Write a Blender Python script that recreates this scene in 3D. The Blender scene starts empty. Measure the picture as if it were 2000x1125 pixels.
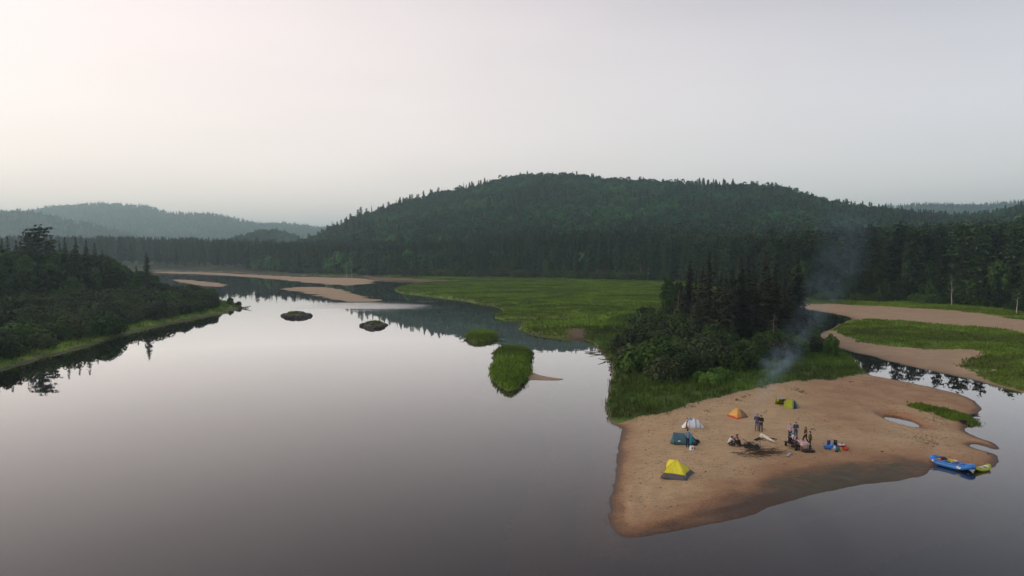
import bpy, bmesh, math, random
import numpy as np
from mathutils import Vector, Matrix

random.seed(7)
RNG = np.random.default_rng(7)
SC = bpy.context.scene
COL = SC.collection

# ------------------------------------------------------------------ camera
F_PX, W_PX, H_PX = 1400.0, 2000.0, 1125.0
CAM_H, HORIZON = 19.5, 488.0
PITCH = math.atan((H_PX / 2 - HORIZON) / F_PX)
cam_data = bpy.data.cameras.new('camera')
cam_data.sensor_width = 36.0
cam_data.lens = F_PX / W_PX * 36.0
cam_data.clip_start = 0.5
cam_data.clip_end = 30000
cam = bpy.data.objects.new('camera', cam_data)
COL.objects.link(cam)
cam.location = (0, 0, CAM_H)
cam.rotation_euler = (math.pi / 2 - PITCH, 0, 0)
SC.camera = cam

# ------------------------------------------------------------------ world, sun, exposure
SUN_EL, SUN_AZ = math.radians(13), math.radians(-92)     # azimuth from +Y, negative = left
sun_dir = Vector((math.sin(SUN_AZ) * math.cos(SUN_EL), math.cos(SUN_AZ) * math.cos(SUN_EL), math.sin(SUN_EL)))
world = bpy.data.worlds.new('World')
SC.world = world
world.use_nodes = True
wn, wl = world.node_tree.nodes, world.node_tree.links
wn.clear()


def wnode(t, **kw):
    n = wn.new(t)
    for k, v in kw.items():
        setattr(n, k, v)
    return n


w_out = wnode('ShaderNodeOutputWorld')
bg_sky = wnode('ShaderNodeBackground')
sky = wnode('ShaderNodeTexSky', sky_type='NISHITA', sun_disc=False, sun_elevation=SUN_EL,
            sun_rotation=SUN_AZ, air_density=1.0, dust_density=1.6, ozone_density=1.5)
wl.new(sky.outputs[0], bg_sky.inputs['Color'])
bg_sky.inputs['Strength'].default_value = 0.05
# a high, thin, smoky overcast veil over the clear sky: warm towards the sun, grey blue away from it and overhead
bg_veil = wnode('ShaderNodeBackground')
w_tc = wnode('ShaderNodeTexCoord')
w_dot = wnode('ShaderNodeVectorMath', operation='DOT_PRODUCT')
w_dot.inputs[1].default_value = (math.sin(SUN_AZ), math.cos(SUN_AZ), 0.0)
wl.new(w_tc.outputs['Generated'], w_dot.inputs[0])
w_map = wnode('ShaderNodeMapRange', interpolation_type='SMOOTHSTEP')
w_map.inputs['From Min'].default_value = -0.75
w_map.inputs['From Max'].default_value = 0.8
wl.new(w_dot.outputs['Value'], w_map.inputs['Value'])
w_low = wnode('ShaderNodeMix', data_type='RGBA')
w_low.inputs[6].default_value = (0.71, 0.652, 0.65, 1)
w_low.inputs[7].default_value = (1.17, 0.955, 0.84, 1)
wl.new(w_map.outputs[0], w_low.inputs[0])
w_high = wnode('ShaderNodeMix', data_type='RGBA')
w_high.inputs[6].default_value = (0.075, 0.09, 0.135, 1)
w_high.inputs[7].default_value = (1.02, 0.85, 0.83, 1)
wl.new(w_map.outputs[0], w_high.inputs[0])
w_sep = wnode('ShaderNodeSeparateXYZ')
wl.new(w_tc.outputs['Generated'], w_sep.inputs[0])
w_el = wnode('ShaderNodeMapRange', interpolation_type='SMOOTHSTEP')
w_el.inputs['From Min'].default_value = 0.13
w_el.inputs['From Max'].default_value = 0.60
wl.new(w_sep.outputs['Z'], w_el.inputs['Value'])
w_mix = wnode('ShaderNodeMix', data_type='RGBA')
wl.new(w_el.outputs[0], w_mix.inputs[0])
wl.new(w_low.outputs[2], w_mix.inputs[6])
wl.new(w_high.outputs[2], w_mix.inputs[7])
# faint uneven thickness of the veil
w_mp = wnode('ShaderNodeMapping'); w_mp.inputs['Scale'].default_value = (1.2, 1.2, 6.0)
wl.new(w_tc.outputs['Generated'], w_mp.inputs['Vector'])
w_nz = wnode('ShaderNodeTexNoise'); w_nz.inputs['Scale'].default_value = 1.6; w_nz.inputs['Detail'].default_value = 4.0
wl.new(w_mp.outputs[0], w_nz.inputs['Vector'])
w_nr = wnode('ShaderNodeMapRange')
for i_, v_ in enumerate((0.3, 0.7, 0.965, 1.035)):
    w_nr.inputs[i_ + 1].default_value = v_
wl.new(w_nz.outputs[0], w_nr.inputs[0])
wl.new(w_nr.outputs[0], bg_veil.inputs['Strength'])
wl.new(w_mix.outputs[2], bg_veil.inputs['Color'])
w_add = wnode('ShaderNodeAddShader')
wl.new(bg_sky.outputs[0], w_add.inputs[0])
wl.new(bg_veil.outputs[0], w_add.inputs[1])
wl.new(w_add.outputs[0], w_out.inputs['Surface'])

sun_data = bpy.data.lights.new('sun', 'SUN')
sun_data.energy = 0.6
sun_data.angle = math.radians(25)
sun_data.color = (1.0, 0.80, 0.62)
sun = bpy.data.objects.new('sun', sun_data)
COL.objects.link(sun)
sun.rotation_euler = (-sun_dir).to_track_quat('-Z', 'Y').to_euler()
sun.location = (-200, 100, 200)

SC.view_settings.view_transform = 'Standard'
SC.view_settings.look = 'None'
SC.view_settings.exposure = 0.0
SC.view_settings.gamma = 1.0
SC.view_settings.use_curve_mapping = False
SC.render.engine = 'CYCLES'
SC.cycles.max_bounces = 5
SC.cycles.diffuse_bounces = 2
SC.cycles.glossy_bounces = 3
SC.cycles.transparent_max_bounces = 8
SC.cycles.volume_bounces = 1
SC.cycles.volume_max_steps = 96
SC.cycles.volume_step_rate = 1.0
SC.cycles.use_denoising = True

# ------------------------------------------------------------------ helpers
CP, SP = math.cos(PITCH), math.sin(PITCH)


def P(px, py, z=0.0):
    """ground point (plane at height z) that the photograph shows at pixel px, py"""
    a, b = (px - W_PX / 2) / F_PX, (H_PX / 2 - py) / F_PX
    dx, dy, dz = a, CP + b * SP, b * CP - SP
    t = (z - CAM_H) / dz
    return (dx * t, dy * t)


def at_depth(px, py, d):
    """point at forward distance d (metres along +Y) along the pixel's line of sight: x, y, z"""
    a, b = (px - W_PX / 2) / F_PX, (H_PX / 2 - py) / F_PX
    dx, dy, dz = a, CP + b * SP, b * CP - SP
    t = d / dy
    return (dx * t, d, CAM_H + dz * t)


def hash01(ix, iy, seed):
    h = (ix.astype(np.int64) * 374761393 + iy.astype(np.int64) * 668265263 + seed * 1442695041) & 0xFFFFFFFF
    h = ((h ^ (h >> 13)) * 1274126177) & 0xFFFFFFFF
    return ((h ^ (h >> 16)) & 0xFFFFFF) / float(0xFFFFFF)


def vnoise(x, y, seed=0):
    x = np.asarray(x, float); y = np.asarray(y, float)
    ix, iy = np.floor(x), np.floor(y)
    fx, fy = x - ix, y - iy
    fx = fx * fx * (3 - 2 * fx); fy = fy * fy * (3 - 2 * fy)
    ix = ix.astype(np.int64); iy = iy.astype(np.int64)
    a = hash01(ix, iy, seed); b = hash01(ix + 1, iy, seed)
    c = hash01(ix, iy + 1, seed); d = hash01(ix + 1, iy + 1, seed)
    return (a * (1 - fx) + b * fx) * (1 - fy) + (c * (1 - fx) + d * fx) * fy


def fbm(x, y, seed=0, octaves=4):
    s, amp, tot = 0.0, 0.5, 0.0
    for o in range(octaves):
        s = s + amp * vnoise(np.asarray(x) * 2 ** o + 17.3 * o, np.asarray(y) * 2 ** o - 9.1 * o, seed + o)
        tot += amp
        amp *= 0.5
    return s / tot


def sstep(a, b, x):
    t = np.clip((x - a) / (b - a), 0, 1)
    return t * t * (3 - 2 * t)


def chaikin(pts, n=2):
    p = np.array(pts, float)
    for _ in range(n):
        q = np.roll(p, -1, 0)
        p = np.stack([0.75 * p + 0.25 * q, 0.25 * p + 0.75 * q], 1).reshape(-1, 2)
    return p


def sdist(poly, X, Y):
    """signed distance to a closed polygon, positive inside"""
    X = np.asarray(X, float); Y = np.asarray(Y, float)
    d2 = np.full(X.shape, 1e18)
    ins = np.zeros(X.shape, bool)
    n = len(poly)
    for i in range(n):
        ax, ay = poly[i]; bx, by = poly[(i + 1) % n]
        ex, ey = bx - ax, by - ay
        L = ex * ex + ey * ey
        if L < 1e-12:
            continue
        t = np.clip(((X - ax) * ex + (Y - ay) * ey) / L, 0, 1)
        d2 = np.minimum(d2, (X - ax - t * ex) ** 2 + (Y - ay - t * ey) ** 2)
        if ay != by:
            c = (ay > Y) != (by > Y)
            ins ^= c & (X < (Y - ay) / (by - ay) * ex + ax)
    return np.where(ins, 1, -1) * np.sqrt(d2)


def poly_px(pts, n=2, z=0.0):
    return chaikin([P(x, y, z) for x, y in pts], n)


def make_mesh(name, V, F, smooth=False, attrs=None):
    """V (N,3) array, F a list of index arrays (M,K)"""
    V = np.asarray(V, np.float32)
    if not isinstance(F, list):
        F = [F]
    me = bpy.data.meshes.new(name)
    me.vertices.add(len(V))
    me.vertices.foreach_set('co', V.ravel())
    loops = np.concatenate([f.ravel() for f in F]).astype(np.int32)
    tot = np.concatenate([np.full(len(f), f.shape[1]) for f in F]).astype(np.int32)
    start = np.concatenate([[0], np.cumsum(tot)[:-1]]).astype(np.int32)
    me.loops.add(len(loops))
    me.loops.foreach_set('vertex_index', loops)
    me.polygons.add(len(tot))
    me.polygons.foreach_set('loop_start', start)
    me.polygons.foreach_set('loop_total', tot)
    me.polygons.foreach_set('use_smooth', np.full(len(tot), bool(smooth)))
    if attrs:
        for k, v in attrs.items():
            a = me.attributes.new(k, 'FLOAT', 'POINT')
            a.data.foreach_set('value', np.asarray(v, np.float32))
    me.update(calc_edges=True)
    me.validate()
    return me


def link(name, me, mat=None, parent=None, loc=None, rotz=0.0):
    o = bpy.data.objects.new(name, me)
    COL.objects.link(o)
    if me is not None and mat is not None and not me.materials:
        me.materials.append(mat)
    if parent is not None:
        o.parent = parent
    if loc is not None:
        o.location = loc
    if rotz:
        o.rotation_euler = (0, 0, rotz)
    return o


def tag(o, label=None, category=None, group=None, kind=None):
    if label:
        o['label'] = label
    if category:
        o['category'] = category
    if group:
        o['group'] = group
    if kind:
        o['kind'] = kind
    return o


def thing(name, label, category, loc=(0, 0, 0), rotz=0.0, group=None):
    return tag(link(name, None, loc=loc, rotz=rotz), label, category, group)


class MB:
    """collects simple shapes into one mesh"""
    def __init__(self):
        self.v, self.f = [], []

    def add(self, v, f):
        o = len(self.v)
        self.v += [tuple(p) for p in v]
        self.f += [tuple(i + o for i in q) for q in f]

    def box(self, c, s, rz=0.0, taper=1.0):
        cx, cy, cz = c; sx, sy, sz = [k / 2 for k in s]
        ca, sa = math.cos(rz), math.sin(rz)
        v = []
        for z, k in ((-sz, 1.0), (sz, taper)):
            for x, y in ((-sx, -sy), (sx, -sy), (sx, sy), (-sx, sy)):
                x *= k; y *= k
                v.append((cx + x * ca - y * sa, cy + x * sa + y * ca, cz + z))
        self.add(v, [(3, 2, 1, 0), (4, 5, 6, 7), (0, 1, 5, 4), (1, 2, 6, 5), (2, 3, 7, 6), (3, 0, 4, 7)])

    def tube(self, pts, radii, n=8, closed=False, caps=True):
        pts = [Vector(p) for p in pts]
        m = len(pts)
        if not hasattr(radii, '__len__'):
            radii = [radii] * m
        rings = []
        up = Vector((0, 0, 1))
        prev = None
        for i, p in enumerate(pts):
            if closed:
                t = pts[(i + 1) % m] - pts[i - 1]
            else:
                t = pts[min(i + 1, m - 1)] - pts[max(i - 1, 0)]
            t.normalize()
            if prev is None:
                a = t.cross(up)
                if a.length < 1e-3:
                    a = t.cross(Vector((1, 0, 0)))
            else:
                a = prev - t * prev.dot(t)
            a.normalize()
            prev = a
            b = t.cross(a)
            rings.append([p + (a * math.cos(k * 2 * math.pi / n) + b * math.sin(k * 2 * math.pi / n)) * radii[i] for k in range(n)])
        v = [q for r in rings for q in r]
        f = []
        for i in range(m if closed else m - 1):
            j = (i + 1) % m
            for k in range(n):
                l = (k + 1) % n
                f.append((i * n + k, i * n + l, j * n + l, j * n + k))
        if caps and not closed:
            f.append(tuple(range(n))[::-1])
            f.append(tuple((m - 1) * n + k for k in range(n)))
        self.add(v, f)

    def lathe(self, prof, n=16, c=(0, 0, 0), wob=0.0, seed=0):
        """prof: (radius, z) from bottom to top"""
        rr = random.Random(seed)
        v, f = [], []
        for (r, z) in prof:
            for k in range(n):
                q = r * (1 + wob * (rr.random() - 0.5))
                a = 2 * math.pi * k / n
                v.append((c[0] + q * math.cos(a), c[1] + q * math.sin(a), c[2] + z))
        m = len(prof)
        for i in range(m - 1):
            for k in range(n):
                l = (k + 1) % n
                f.append((i * n + k, i * n + l, (i + 1) * n + l, (i + 1) * n + k))
        f.append(tuple(range(n))[::-1])
        f.append(tuple((m - 1) * n + k for k in range(n)))
        self.add(v, f)

    def ellipsoid(self, c, r, n=12, m=8, wob=0.0, seed=0, rot=None):
        rr = random.Random(seed)
        v, f = [], []
        for i in range(m + 1):
            th = math.pi * i / m
            for k in range(n):
                a = 2 * math.pi * k / n
                w = 1 + wob * (rr.random() - 0.5) * math.sin(th)
                p = Vector((r[0] * w * math.sin(th) * math.cos(a), r[1] * w * math.sin(th) * math.sin(a), -r[2] * w * math.cos(th)))
                if rot is not None:
                    p = rot @ p
                v.append(p + Vector(c))
        for i in range(m):
            for k in range(n):
                l = (k + 1) % n
                f.append((i * n + k, i * n + l, (i + 1) * n + l, (i + 1) * n + k))
        self.add(v, f)

    def mesh(self, name, smooth=True):
        me = bpy.data.meshes.new(name)
        me.from_pydata(self.v, [], self.f)
        bm = bmesh.new(); bm.from_mesh(me)
        bmesh.ops.remove_doubles(bm, verts=bm.verts, dist=1e-5)
        bmesh.ops.recalc_face_normals(bm, faces=bm.faces)
        bm.to_mesh(me); bm.free()
        if smooth:
            for p in me.polygons:
                p.use_smooth = True
        me.update()
        return me

    def build(self, name, mat, parent=None, smooth=True, loc=None, rotz=0.0):
        return link(name, self.mesh(name, smooth), mat, parent, loc, rotz)


# ------------------------------------------------------------------ materials
class NT:
    """small node-tree helper"""
    def __init__(self, name):
        self.m = bpy.data.materials.new(name)
        self.m.use_nodes = True
        self.t = self.m.node_tree
        self.t.nodes.clear()
        self.out = self.n('ShaderNodeOutputMaterial')

    def n(self, t, **kw):
        x = self.t.nodes.new(t)
        for k, v in kw.items():
            setattr(x, k, v)
        return x

    def l(self, a, b):
        self.t.links.new(a, b)

    def noise(self, scale, detail=3.0, rough=0.55, coord='Object', dist=0.0, scl=None):
        tc = self.n('ShaderNodeTexCoord')
        src = tc.outputs[coord]
        if scl:
            mp = self.n('ShaderNodeMapping')
            mp.inputs['Scale'].default_value = scl
            self.l(src, mp.inputs['Vector'])
            src = mp.outputs[0]
        x = self.n('ShaderNodeTexNoise')
        x.inputs['Scale'].default_value = scale
        x.inputs['Detail'].default_value = detail
        x.inputs['Roughness'].default_value = rough
        x.inputs['Distortion'].default_value = dist
        self.l(src, x.inputs['Vector'])
        return x.outputs[0]

    def rng(self, v, a, b, c=0.0, d=1.0, smooth=False):
        x = self.n('ShaderNodeMapRange')
        if smooth:
            x.interpolation_type = 'SMOOTHSTEP'
        for i, q in enumerate((a, b, c, d)):
            x.inputs[i + 1].default_value = q
        self.l(v, x.inputs[0])
        return x.outputs[0]

    def mix(self, f, a, b, blend='MIX'):
        x = self.n('ShaderNodeMix', data_type='RGBA', blend_type=blend)
        for s, i in ((f, 0), (a, 6), (b, 7)):
            if hasattr(s, 'is_linked'):
                self.l(s, x.inputs[i])
            elif i == 0:
                x.inputs[0].default_value = s
            else:
                x.inputs[i].default_value = (*s, 1)
        return x.outputs[2]

    def math(self, op, a, b=0.0):
        x = self.n('ShaderNodeMath', operation=op)
        for i, s in enumerate((a, b)):
            if hasattr(s, 'is_linked'):
                self.l(s, x.inputs[i])
            else:
                x.inputs[i].default_value = s
        return x.outputs[0]

    def attr(self, name):
        x = self.n('ShaderNodeAttribute', attribute_name=name)
        return x.outputs['Fac']

    def rand(self):
        return self.n('ShaderNodeObjectInfo').outputs['Random']

    def bsdf(self, color, rough=0.8, spec=0.3, bump=None, bstr=0.3, bdist=0.05, metal=0.0):
        b = self.n('ShaderNodeBsdfPrincipled')
        if hasattr(color, 'is_linked'):
            self.l(color, b.inputs['Base Color'])
        else:
            b.inputs['Base Color'].default_value = (*color, 1)
        if hasattr(rough, 'is_linked'):
            self.l(rough, b.inputs['Roughness'])
        else:
            b.inputs['Roughness'].default_value = rough
        b.inputs['Specular IOR Level'].default_value = spec
        b.inputs['Metallic'].default_value = metal
        if bump is not None:
            k = self.n('ShaderNodeBump')
            k.inputs['Strength'].default_value = bstr
            k.inputs['Distance'].default_value = bdist
            self.l(bump, k.inputs['Height'])
            self.l(k.outputs[0], b.inputs['Normal'])
        self.l(b.outputs[0], self.out.inputs['Surface'])
        return b


def mat_foliage(name, c1, c2, noise_scale=0.6, brown=None, stand=0.0):
    t = NT(name)
    f = t.noise(noise_scale, 2.0)
    c = t.mix(t.rng(f, 0.35, 0.65), c1, c2)
    r = t.rand()
    c = t.mix(t.rng(r, 0.0, 0.5, 0.75, 0.0), c, tuple(0.45 * k for k in c1))
    c = t.mix(t.rng(r, 0.55, 1.0, 0.0, 0.6), c, tuple(1.45 * k for k in c2))
    if brown:
        c = t.mix(t.rng(t.noise(1.7, 2.0), 0.58, 0.72, 0, 0.7), c, brown)
    if stand:                                                   # stands of different species over the slope
        g = t.n('ShaderNodeNewGeometry')
        z = t.n('ShaderNodeTexNoise'); z.inputs['Scale'].default_value = stand; z.inputs['Detail'].default_value = 5.0; z.inputs['Roughness'].default_value = 0.65
        t.l(g.outputs['Position'], z.inputs['Vector'])
        c = t.mix(t.rng(z.outputs[0], 0.42, 0.56, 0.75, 0.0), c, tuple(0.5 * k for k in c1))
        c = t.mix(t.rng(z.outputs[0], 0.54, 0.70, 0.0, 0.6), c, (c2[0] * 1.6, c2[1] * 1.25, c2[2]))
    t.bsdf(c, 0.75, 0.15)
    return t.m


def mat_plain(name, c, rough=0.7, spec=0.3, vary=0.25, scale=8.0, bump=0.0):
    t = NT(name)
    f = t.noise(scale, 3.0)
    col = t.mix(t.rng(f, 0.3, 0.7), tuple(k * (1 - vary) for k in c), tuple(min(1, k * (1 + vary * 0.6)) for k in c))
    t.bsdf(col, rough, spec, bump=f if bump else None, bstr=bump, bdist=0.02)
    return t.m


M = {}
M['spruce'] = mat_foliage('spruce_needles', (0.018, 0.034, 0.015), (0.054, 0.082, 0.030), 0.5)
M['spruce_old'] = mat_foliage('old_spruce_needles', (0.017, 0.024, 0.014), (0.032, 0.036, 0.019), 0.5, (0.055, 0.038, 0.026))
M['pine'] = mat_foliage('pine_needles', (0.020, 0.040, 0.020), (0.050, 0.084, 0.034), 0.35)
M['leaf'] = mat_foliage('broad_leaves', (0.020, 0.043, 0.012), (0.046, 0.086, 0.018), 0.35)
M['alder'] = mat_foliage('alder_leaves', (0.020, 0.043, 0.009), (0.047, 0.090, 0.015), 0.6)
M['willow'] = mat_foliage('willow_leaves', (0.026, 0.039, 0.015), (0.048, 0.065, 0.022), 0.6)
M['fresh'] = mat_foliage('fresh_leaves', (0.046, 0.100, 0.015), (0.082, 0.160, 0.024), 0.8)
M['hill_leaf'] = mat_foliage('hillside_leaves', (0.022, 0.078, 0.028), (0.048, 0.140, 0.042), 0.05, None, 0.011)
M['bark'] = mat_plain('bark', (0.075, 0.060, 0.048), 0.9, 0.1, 0.4, 6.0)
M['birch_bark'] = mat_plain('birch_bark', (0.50, 0.47, 0.42), 0.8, 0.1, 0.45, 3.0)
M['deadwood'] = mat_plain('grey_deadwood', (0.16, 0.135, 0.115), 0.9, 0.1, 0.4, 7.0)
M['driftwood'] = mat_plain('bleached_driftwood', (0.62, 0.57, 0.50), 0.85, 0.1, 0.2, 7.0)
M['rock'] = mat_plain('dark_wet_rock', (0.055, 0.048, 0.042), 0.7, 0.3, 0.4, 3.0, 0.4)


def mat_ground(name, dry, wetc, grass_a, grass_b, fine=True):
    """sand with damp edge, rusty iron stains, algae and a grown-over zone, each from its own mask on the mesh"""
    t = NT(name)
    n1 = t.noise(0.35, 4.0); n2 = t.noise(5.0, 4.0, 0.7); n3 = t.noise(1.6, 4.0, 0.6, scl=(0.6, 1.6, 1.0))
    c = t.mix(t.rng(n1, 0.35, 0.68), dry, tuple(k * 0.86 for k in dry))
    c = t.mix(t.rng(n3, 0.42, 0.66, 0, 0.6), c, tuple(k * f for k, f in zip(dry, (0.72, 0.68, 0.64))))
    if fine:
        c = t.mix(t.rng(n2, 0.54, 0.66, 0, 0.7), c, tuple(k * f for k, f in zip(dry, (0.5, 0.47, 0.45))))
    c = t.mix(t.math('MULTIPLY', t.attr('rust'), t.rng(n1, 0.3, 0.6, 0.45, 1.0)), c, (0.27, 0.142, 0.075))
    wn_ = t.math('ADD', t.attr('wet'), t.rng(n2, 0.3, 0.7, -0.12, 0.12))
    c = t.mix(t.rng(wn_, 0.05, 0.75), c, wetc)
    c = t.mix(t.rng(wn_, 0.5, 1.0), c, tuple(k * 0.24 for k in wetc))
    c = t.mix(t.math('MULTIPLY', t.attr('algae'), t.rng(n3, 0.38, 0.6)), c, (0.060, 0.056, 0.022))
    g = t.noise(0.18, 5.0, 0.65); g2 = t.noise(1.2, 4.0, 0.7)
    gc = t.mix(t.rng(g, 0.38, 0.64), grass_a, grass_b)
    gc = t.mix(t.rng(g2, 0.45, 0.75, 0, 0.6), gc, tuple(k * 0.5 for k in grass_a))
    gc = t.mix(t.rng(t.noise(0.045, 4.0, 0.6, dist=1.2, scl=(0.75, 1.1, 1)), 0.44, 0.60, 0, 0.8), gc, tuple(k * f for k, f in zip(grass_a, (0.75, 0.5, 0.7))))
    c = t.mix(t.rng(t.math('ADD', t.attr('grass'), t.rng(g2, 0.3, 0.7, -0.2, 0.2)), 0.35, 0.65), c, gc)
    rough = t.rng(t.attr('wet'), 0.2, 0.9, 0.92, 0.5)
    t.bsdf(c, rough, 0.25, bump=n2, bstr=0.35 if fine else 0.2, bdist=0.06)
    return t.m


DRY = (0.470, 0.337, 0.192)
WET = (0.27, 0.140, 0.066)
GA, GB = (0.048, 0.095, 0.011), (0.100, 0.170, 0.020)
M['sand'] = mat_ground('river_sand', DRY, WET, GA, GB)
M['far_sand'] = mat_ground('far_sand', (0.40, 0.30, 0.19), (0.18, 0.122, 0.072), (0.085, 0.140, 0.014), (0.155, 0.230, 0.024), False)
M['meadow'] = mat_ground('meadow_ground', (0.13, 0.092, 0.052), (0.045, 0.034, 0.020), (0.085, 0.165, 0.012), (0.205, 0.305, 0.024), False)  # bank tones kept dark: damp soil plus painted shade of the undercut edge
M['forest_floor'] = mat_ground('forest_floor', (0.30, 0.22, 0.15), (0.09, 0.065, 0.04), (0.030, 0.045, 0.018), (0.055, 0.078, 0.028), False)

# water: mirror with the reflectance of still water, brown-tinted and clear in the shallows
t = NT('river_water')
geo = t.n('ShaderNodeNewGeometry')
fres = t.n('ShaderNodeFresnel'); fres.inputs['IOR'].default_value = 1.36
refl = t.math('MINIMUM', t.math('MULTIPLY', t.math('POWER', fres.outputs[0], 1.38), 2.4), 0.86)
gl = t.n('ShaderNodeBsdfGlossy'); gl.inputs['Color'].default_value = (1.0, 0.985, 0.985, 1)
under = t.n('ShaderNodeMixShader'); under.inputs[0].default_value = 0.3
tr = t.n('ShaderNodeBsdfTransparent'); tr.inputs['Color'].default_value = (0.62, 0.50, 0.36, 1)
df = t.n('ShaderNodeBsdfDiffuse'); df.inputs['Color'].default_value = (0.009, 0.010, 0.016, 1)
t.l(tr.outputs[0], under.inputs[1]); t.l(df.outputs[0], under.inputs[2])
mixw = t.n('ShaderNodeMixShader')
t.l(refl, mixw.inputs[0]); t.l(under.outputs[0], mixw.inputs[1]); t.l(gl.outputs[0], mixw.inputs[2])
# a breath of wind over the shoal roughens one patch of the surface
pc = P(735, 598)
mp = t.n('ShaderNodeMapping', vector_type='TEXTURE')
mp.inputs['Location'].default_value = (pc[0], pc[1], 0)
mp.inputs['Scale'].default_value = (26, 20, 1)
t.l(geo.outputs['Position'], mp.inputs['Vector'])
ln = t.n('ShaderNodeVectorMath', operation='LENGTH'); t.l(mp.outputs[0], ln.inputs[0])
streak = t.noise(1.0, 4.0, 0.6, 'Object', 0.4, (0.02, 0.16, 1))
patch = t.rng(t.math('ADD', ln.outputs['Value'], t.rng(streak, 0.3, 0.7, -0.6, 0.6)), 0.55, 1.05, 1.0, 0.0)
drift = t.noise(1.0, 5.0, 0.6, 'Object', 0.8, (0.012, 0.05, 1))
t.l(t.math('ADD', t.math('MULTIPLY', patch, 0.16), t.rng(drift, 0.45, 0.62, 0.006, 0.022)), gl.inputs['Roughness'])
wv = t.noise(1.0, 2.0, 0.5, 'Object', 0.0, (0.25, 0.55, 1))
bp = t.n('ShaderNodeBump'); bp.inputs['Strength'].default_value = 0.03; bp.inputs['Distance'].default_value = 0.06
t.l(wv, bp.inputs['Height'])
t.l(bp.outputs[0], gl.inputs['Normal'])
t.l(mixw.outputs[0], t.out.inputs['Surface'])
M['water'] = t.m

# ------------------------------------------------------------------ water and bed
def flat(name, half, z, mat, label, cat):
    me = make_mesh(name, [(-half, -half, z), (half, -half, z), (half, half, z), (-half, half, z)], np.array([[0, 1, 2, 3]]))
    return tag(link(name, me, mat), label, cat, kind='structure')


flat('river', 2600, 0.0, M['water'], 'calm mirror-like river reflecting the hazy sky', 'river')
flat('ground', 8600, -2.6, mat_plain('river_mud', (0.025, 0.020, 0.014), 0.95, 0.1, 0.3, 0.3), 'dark muddy bed under the river', 'ground')

# ------------------------------------------------------------------ terrain pieces
LANDS = []


class Land:
    def __init__(self, name, poly, cell, hfun, mat, label, cat, afun=None, margin=4.0, zmin=-1.6, edge=(0.0, 4.0), bounds=None, seed=0):
        self.poly = poly
        if bounds is None:
            x0, y0 = poly.min(0) - margin; x1, y1 = poly.max(0) + margin
        else:
            x0, y0, x1, y1 = bounds
        nx, ny = int((x1 - x0) / cell) + 2, int((y1 - y0) / cell) + 2
        self.x0, self.y0, self.cell, self.nx, self.ny = x0, y0, cell, nx, ny
        X, Y = np.meshgrid(x0 + np.arange(nx) * cell, y0 + np.arange(ny) * cell)
        sd = sdist(poly, X, Y)
        if edge[0]:
            sd = sd + (fbm(X / edge[1], Y / edge[1], 31 + seed) - 0.5) * 2 * edge[0]
        Z = hfun(X, Y, sd)
        self.Z = Z
        at = {k: np.zeros(X.shape) for k in ('wet', 'rust', 'algae', 'grass')}
        if afun:
            at.update(afun(X, Y, sd, Z))
        self.at = at
        idx = np.arange(nx * ny).reshape(ny, nx)
        q = np.stack([idx[:-1, :-1], idx[:-1, 1:], idx[1:, 1:], idx[1:, :-1]], -1).reshape(-1, 4)
        zz = Z.ravel()
        q = q[(zz[q].max(1) > zmin)]
        used = np.unique(q)
        remap = np.full(nx * ny, -1); remap[used] = np.arange(len(used))
        V = np.stack([X.ravel(), Y.ravel(), zz], 1)[used]
        me = make_mesh(name, V, remap[q], True, {k: v.ravel()[used] for k, v in at.items()})
        self.obj = tag(link(name, me, mat), label, cat, kind='structure')
        LANDS.append(self)

    def _bil(self, A, x, y, fill):
        fx = (np.asarray(x, float) - self.x0) / self.cell; fy = (np.asarray(y, float) - self.y0) / self.cell
        ok = (fx >= 0) & (fy >= 0) & (fx < self.nx - 1) & (fy < self.ny - 1)
        ix = np.clip(fx.astype(int), 0, self.nx - 2); iy = np.clip(fy.astype(int), 0, self.ny - 2)
        u, v = fx - ix, fy - iy
        r = (A[iy, ix] * (1 - u) + A[iy, ix + 1] * u) * (1 - v) + (A[iy + 1, ix] * (1 - u) + A[iy + 1, ix + 1] * u) * v
        return np.where(ok, r, fill)

    def h(self, x, y):
        return self._bil(self.Z, np.atleast_1d(x), np.atleast_1d(y), -10.0)

    def mask(self, k, x, y):
        return self._bil(self.at[k], np.atleast_1d(x), np.atleast_1d(y), 0.0)


def ground(x, y):
    return float(max(L.h(x, y)[0] for L in LANDS))


def ground_a(x, y):
    r = np.full(np.shape(x), -10.0)
    for L in LANDS:
        r = np.maximum(r, L.h(x, y))
    return r


def pmask(pts, X, Y, soft=1.5, wob=0.0, wl_=4.0, seed=3):
    s = sdist(poly_px(pts), X, Y)
    if wob:
        s = s + (fbm(X / wl_, Y / wl_, seed) - 0.5) * 2 * wob
    return sstep(-soft, soft, s)


# --- the sandy spit
SPIT = [(1216, 838), (1208, 870), (1203, 900), (1196, 955), (1189, 1008), (1198, 1033), (1222, 1054), (1300, 1043), (1380, 1025),
        (1440, 1014), (1500, 993), (1560, 972), (1620, 959), (1700, 943), (1760, 938), (1800, 929), (1814, 916), (1838, 906),
        (1872, 914), (1905, 916), (1938, 916), (1951, 902), (1949, 889), (1918, 881), (1893, 871), (1902, 867), (1924, 873), (1944, 879),
        (1957, 877), (1946, 865), (1915, 855), (1890, 846), (1884, 838), (1898, 817), (1911, 809), (1918, 797), (1905, 784),
        (1880, 771), (1830, 759), (1770, 745), (1720, 737), (1694, 732), (1684, 718), (1666, 700), (1640, 684), (1610, 668),
        (1588, 652), (1560, 632), (1500, 618), (1440, 612), (1380, 598), (1290, 598), (1215, 612), (1170, 634),
        (1118, 652), (1140, 664), (1160, 668), (1170, 685), (1190, 704), (1197, 724), (1188, 760), (1183, 792), (1188, 822)]
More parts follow.
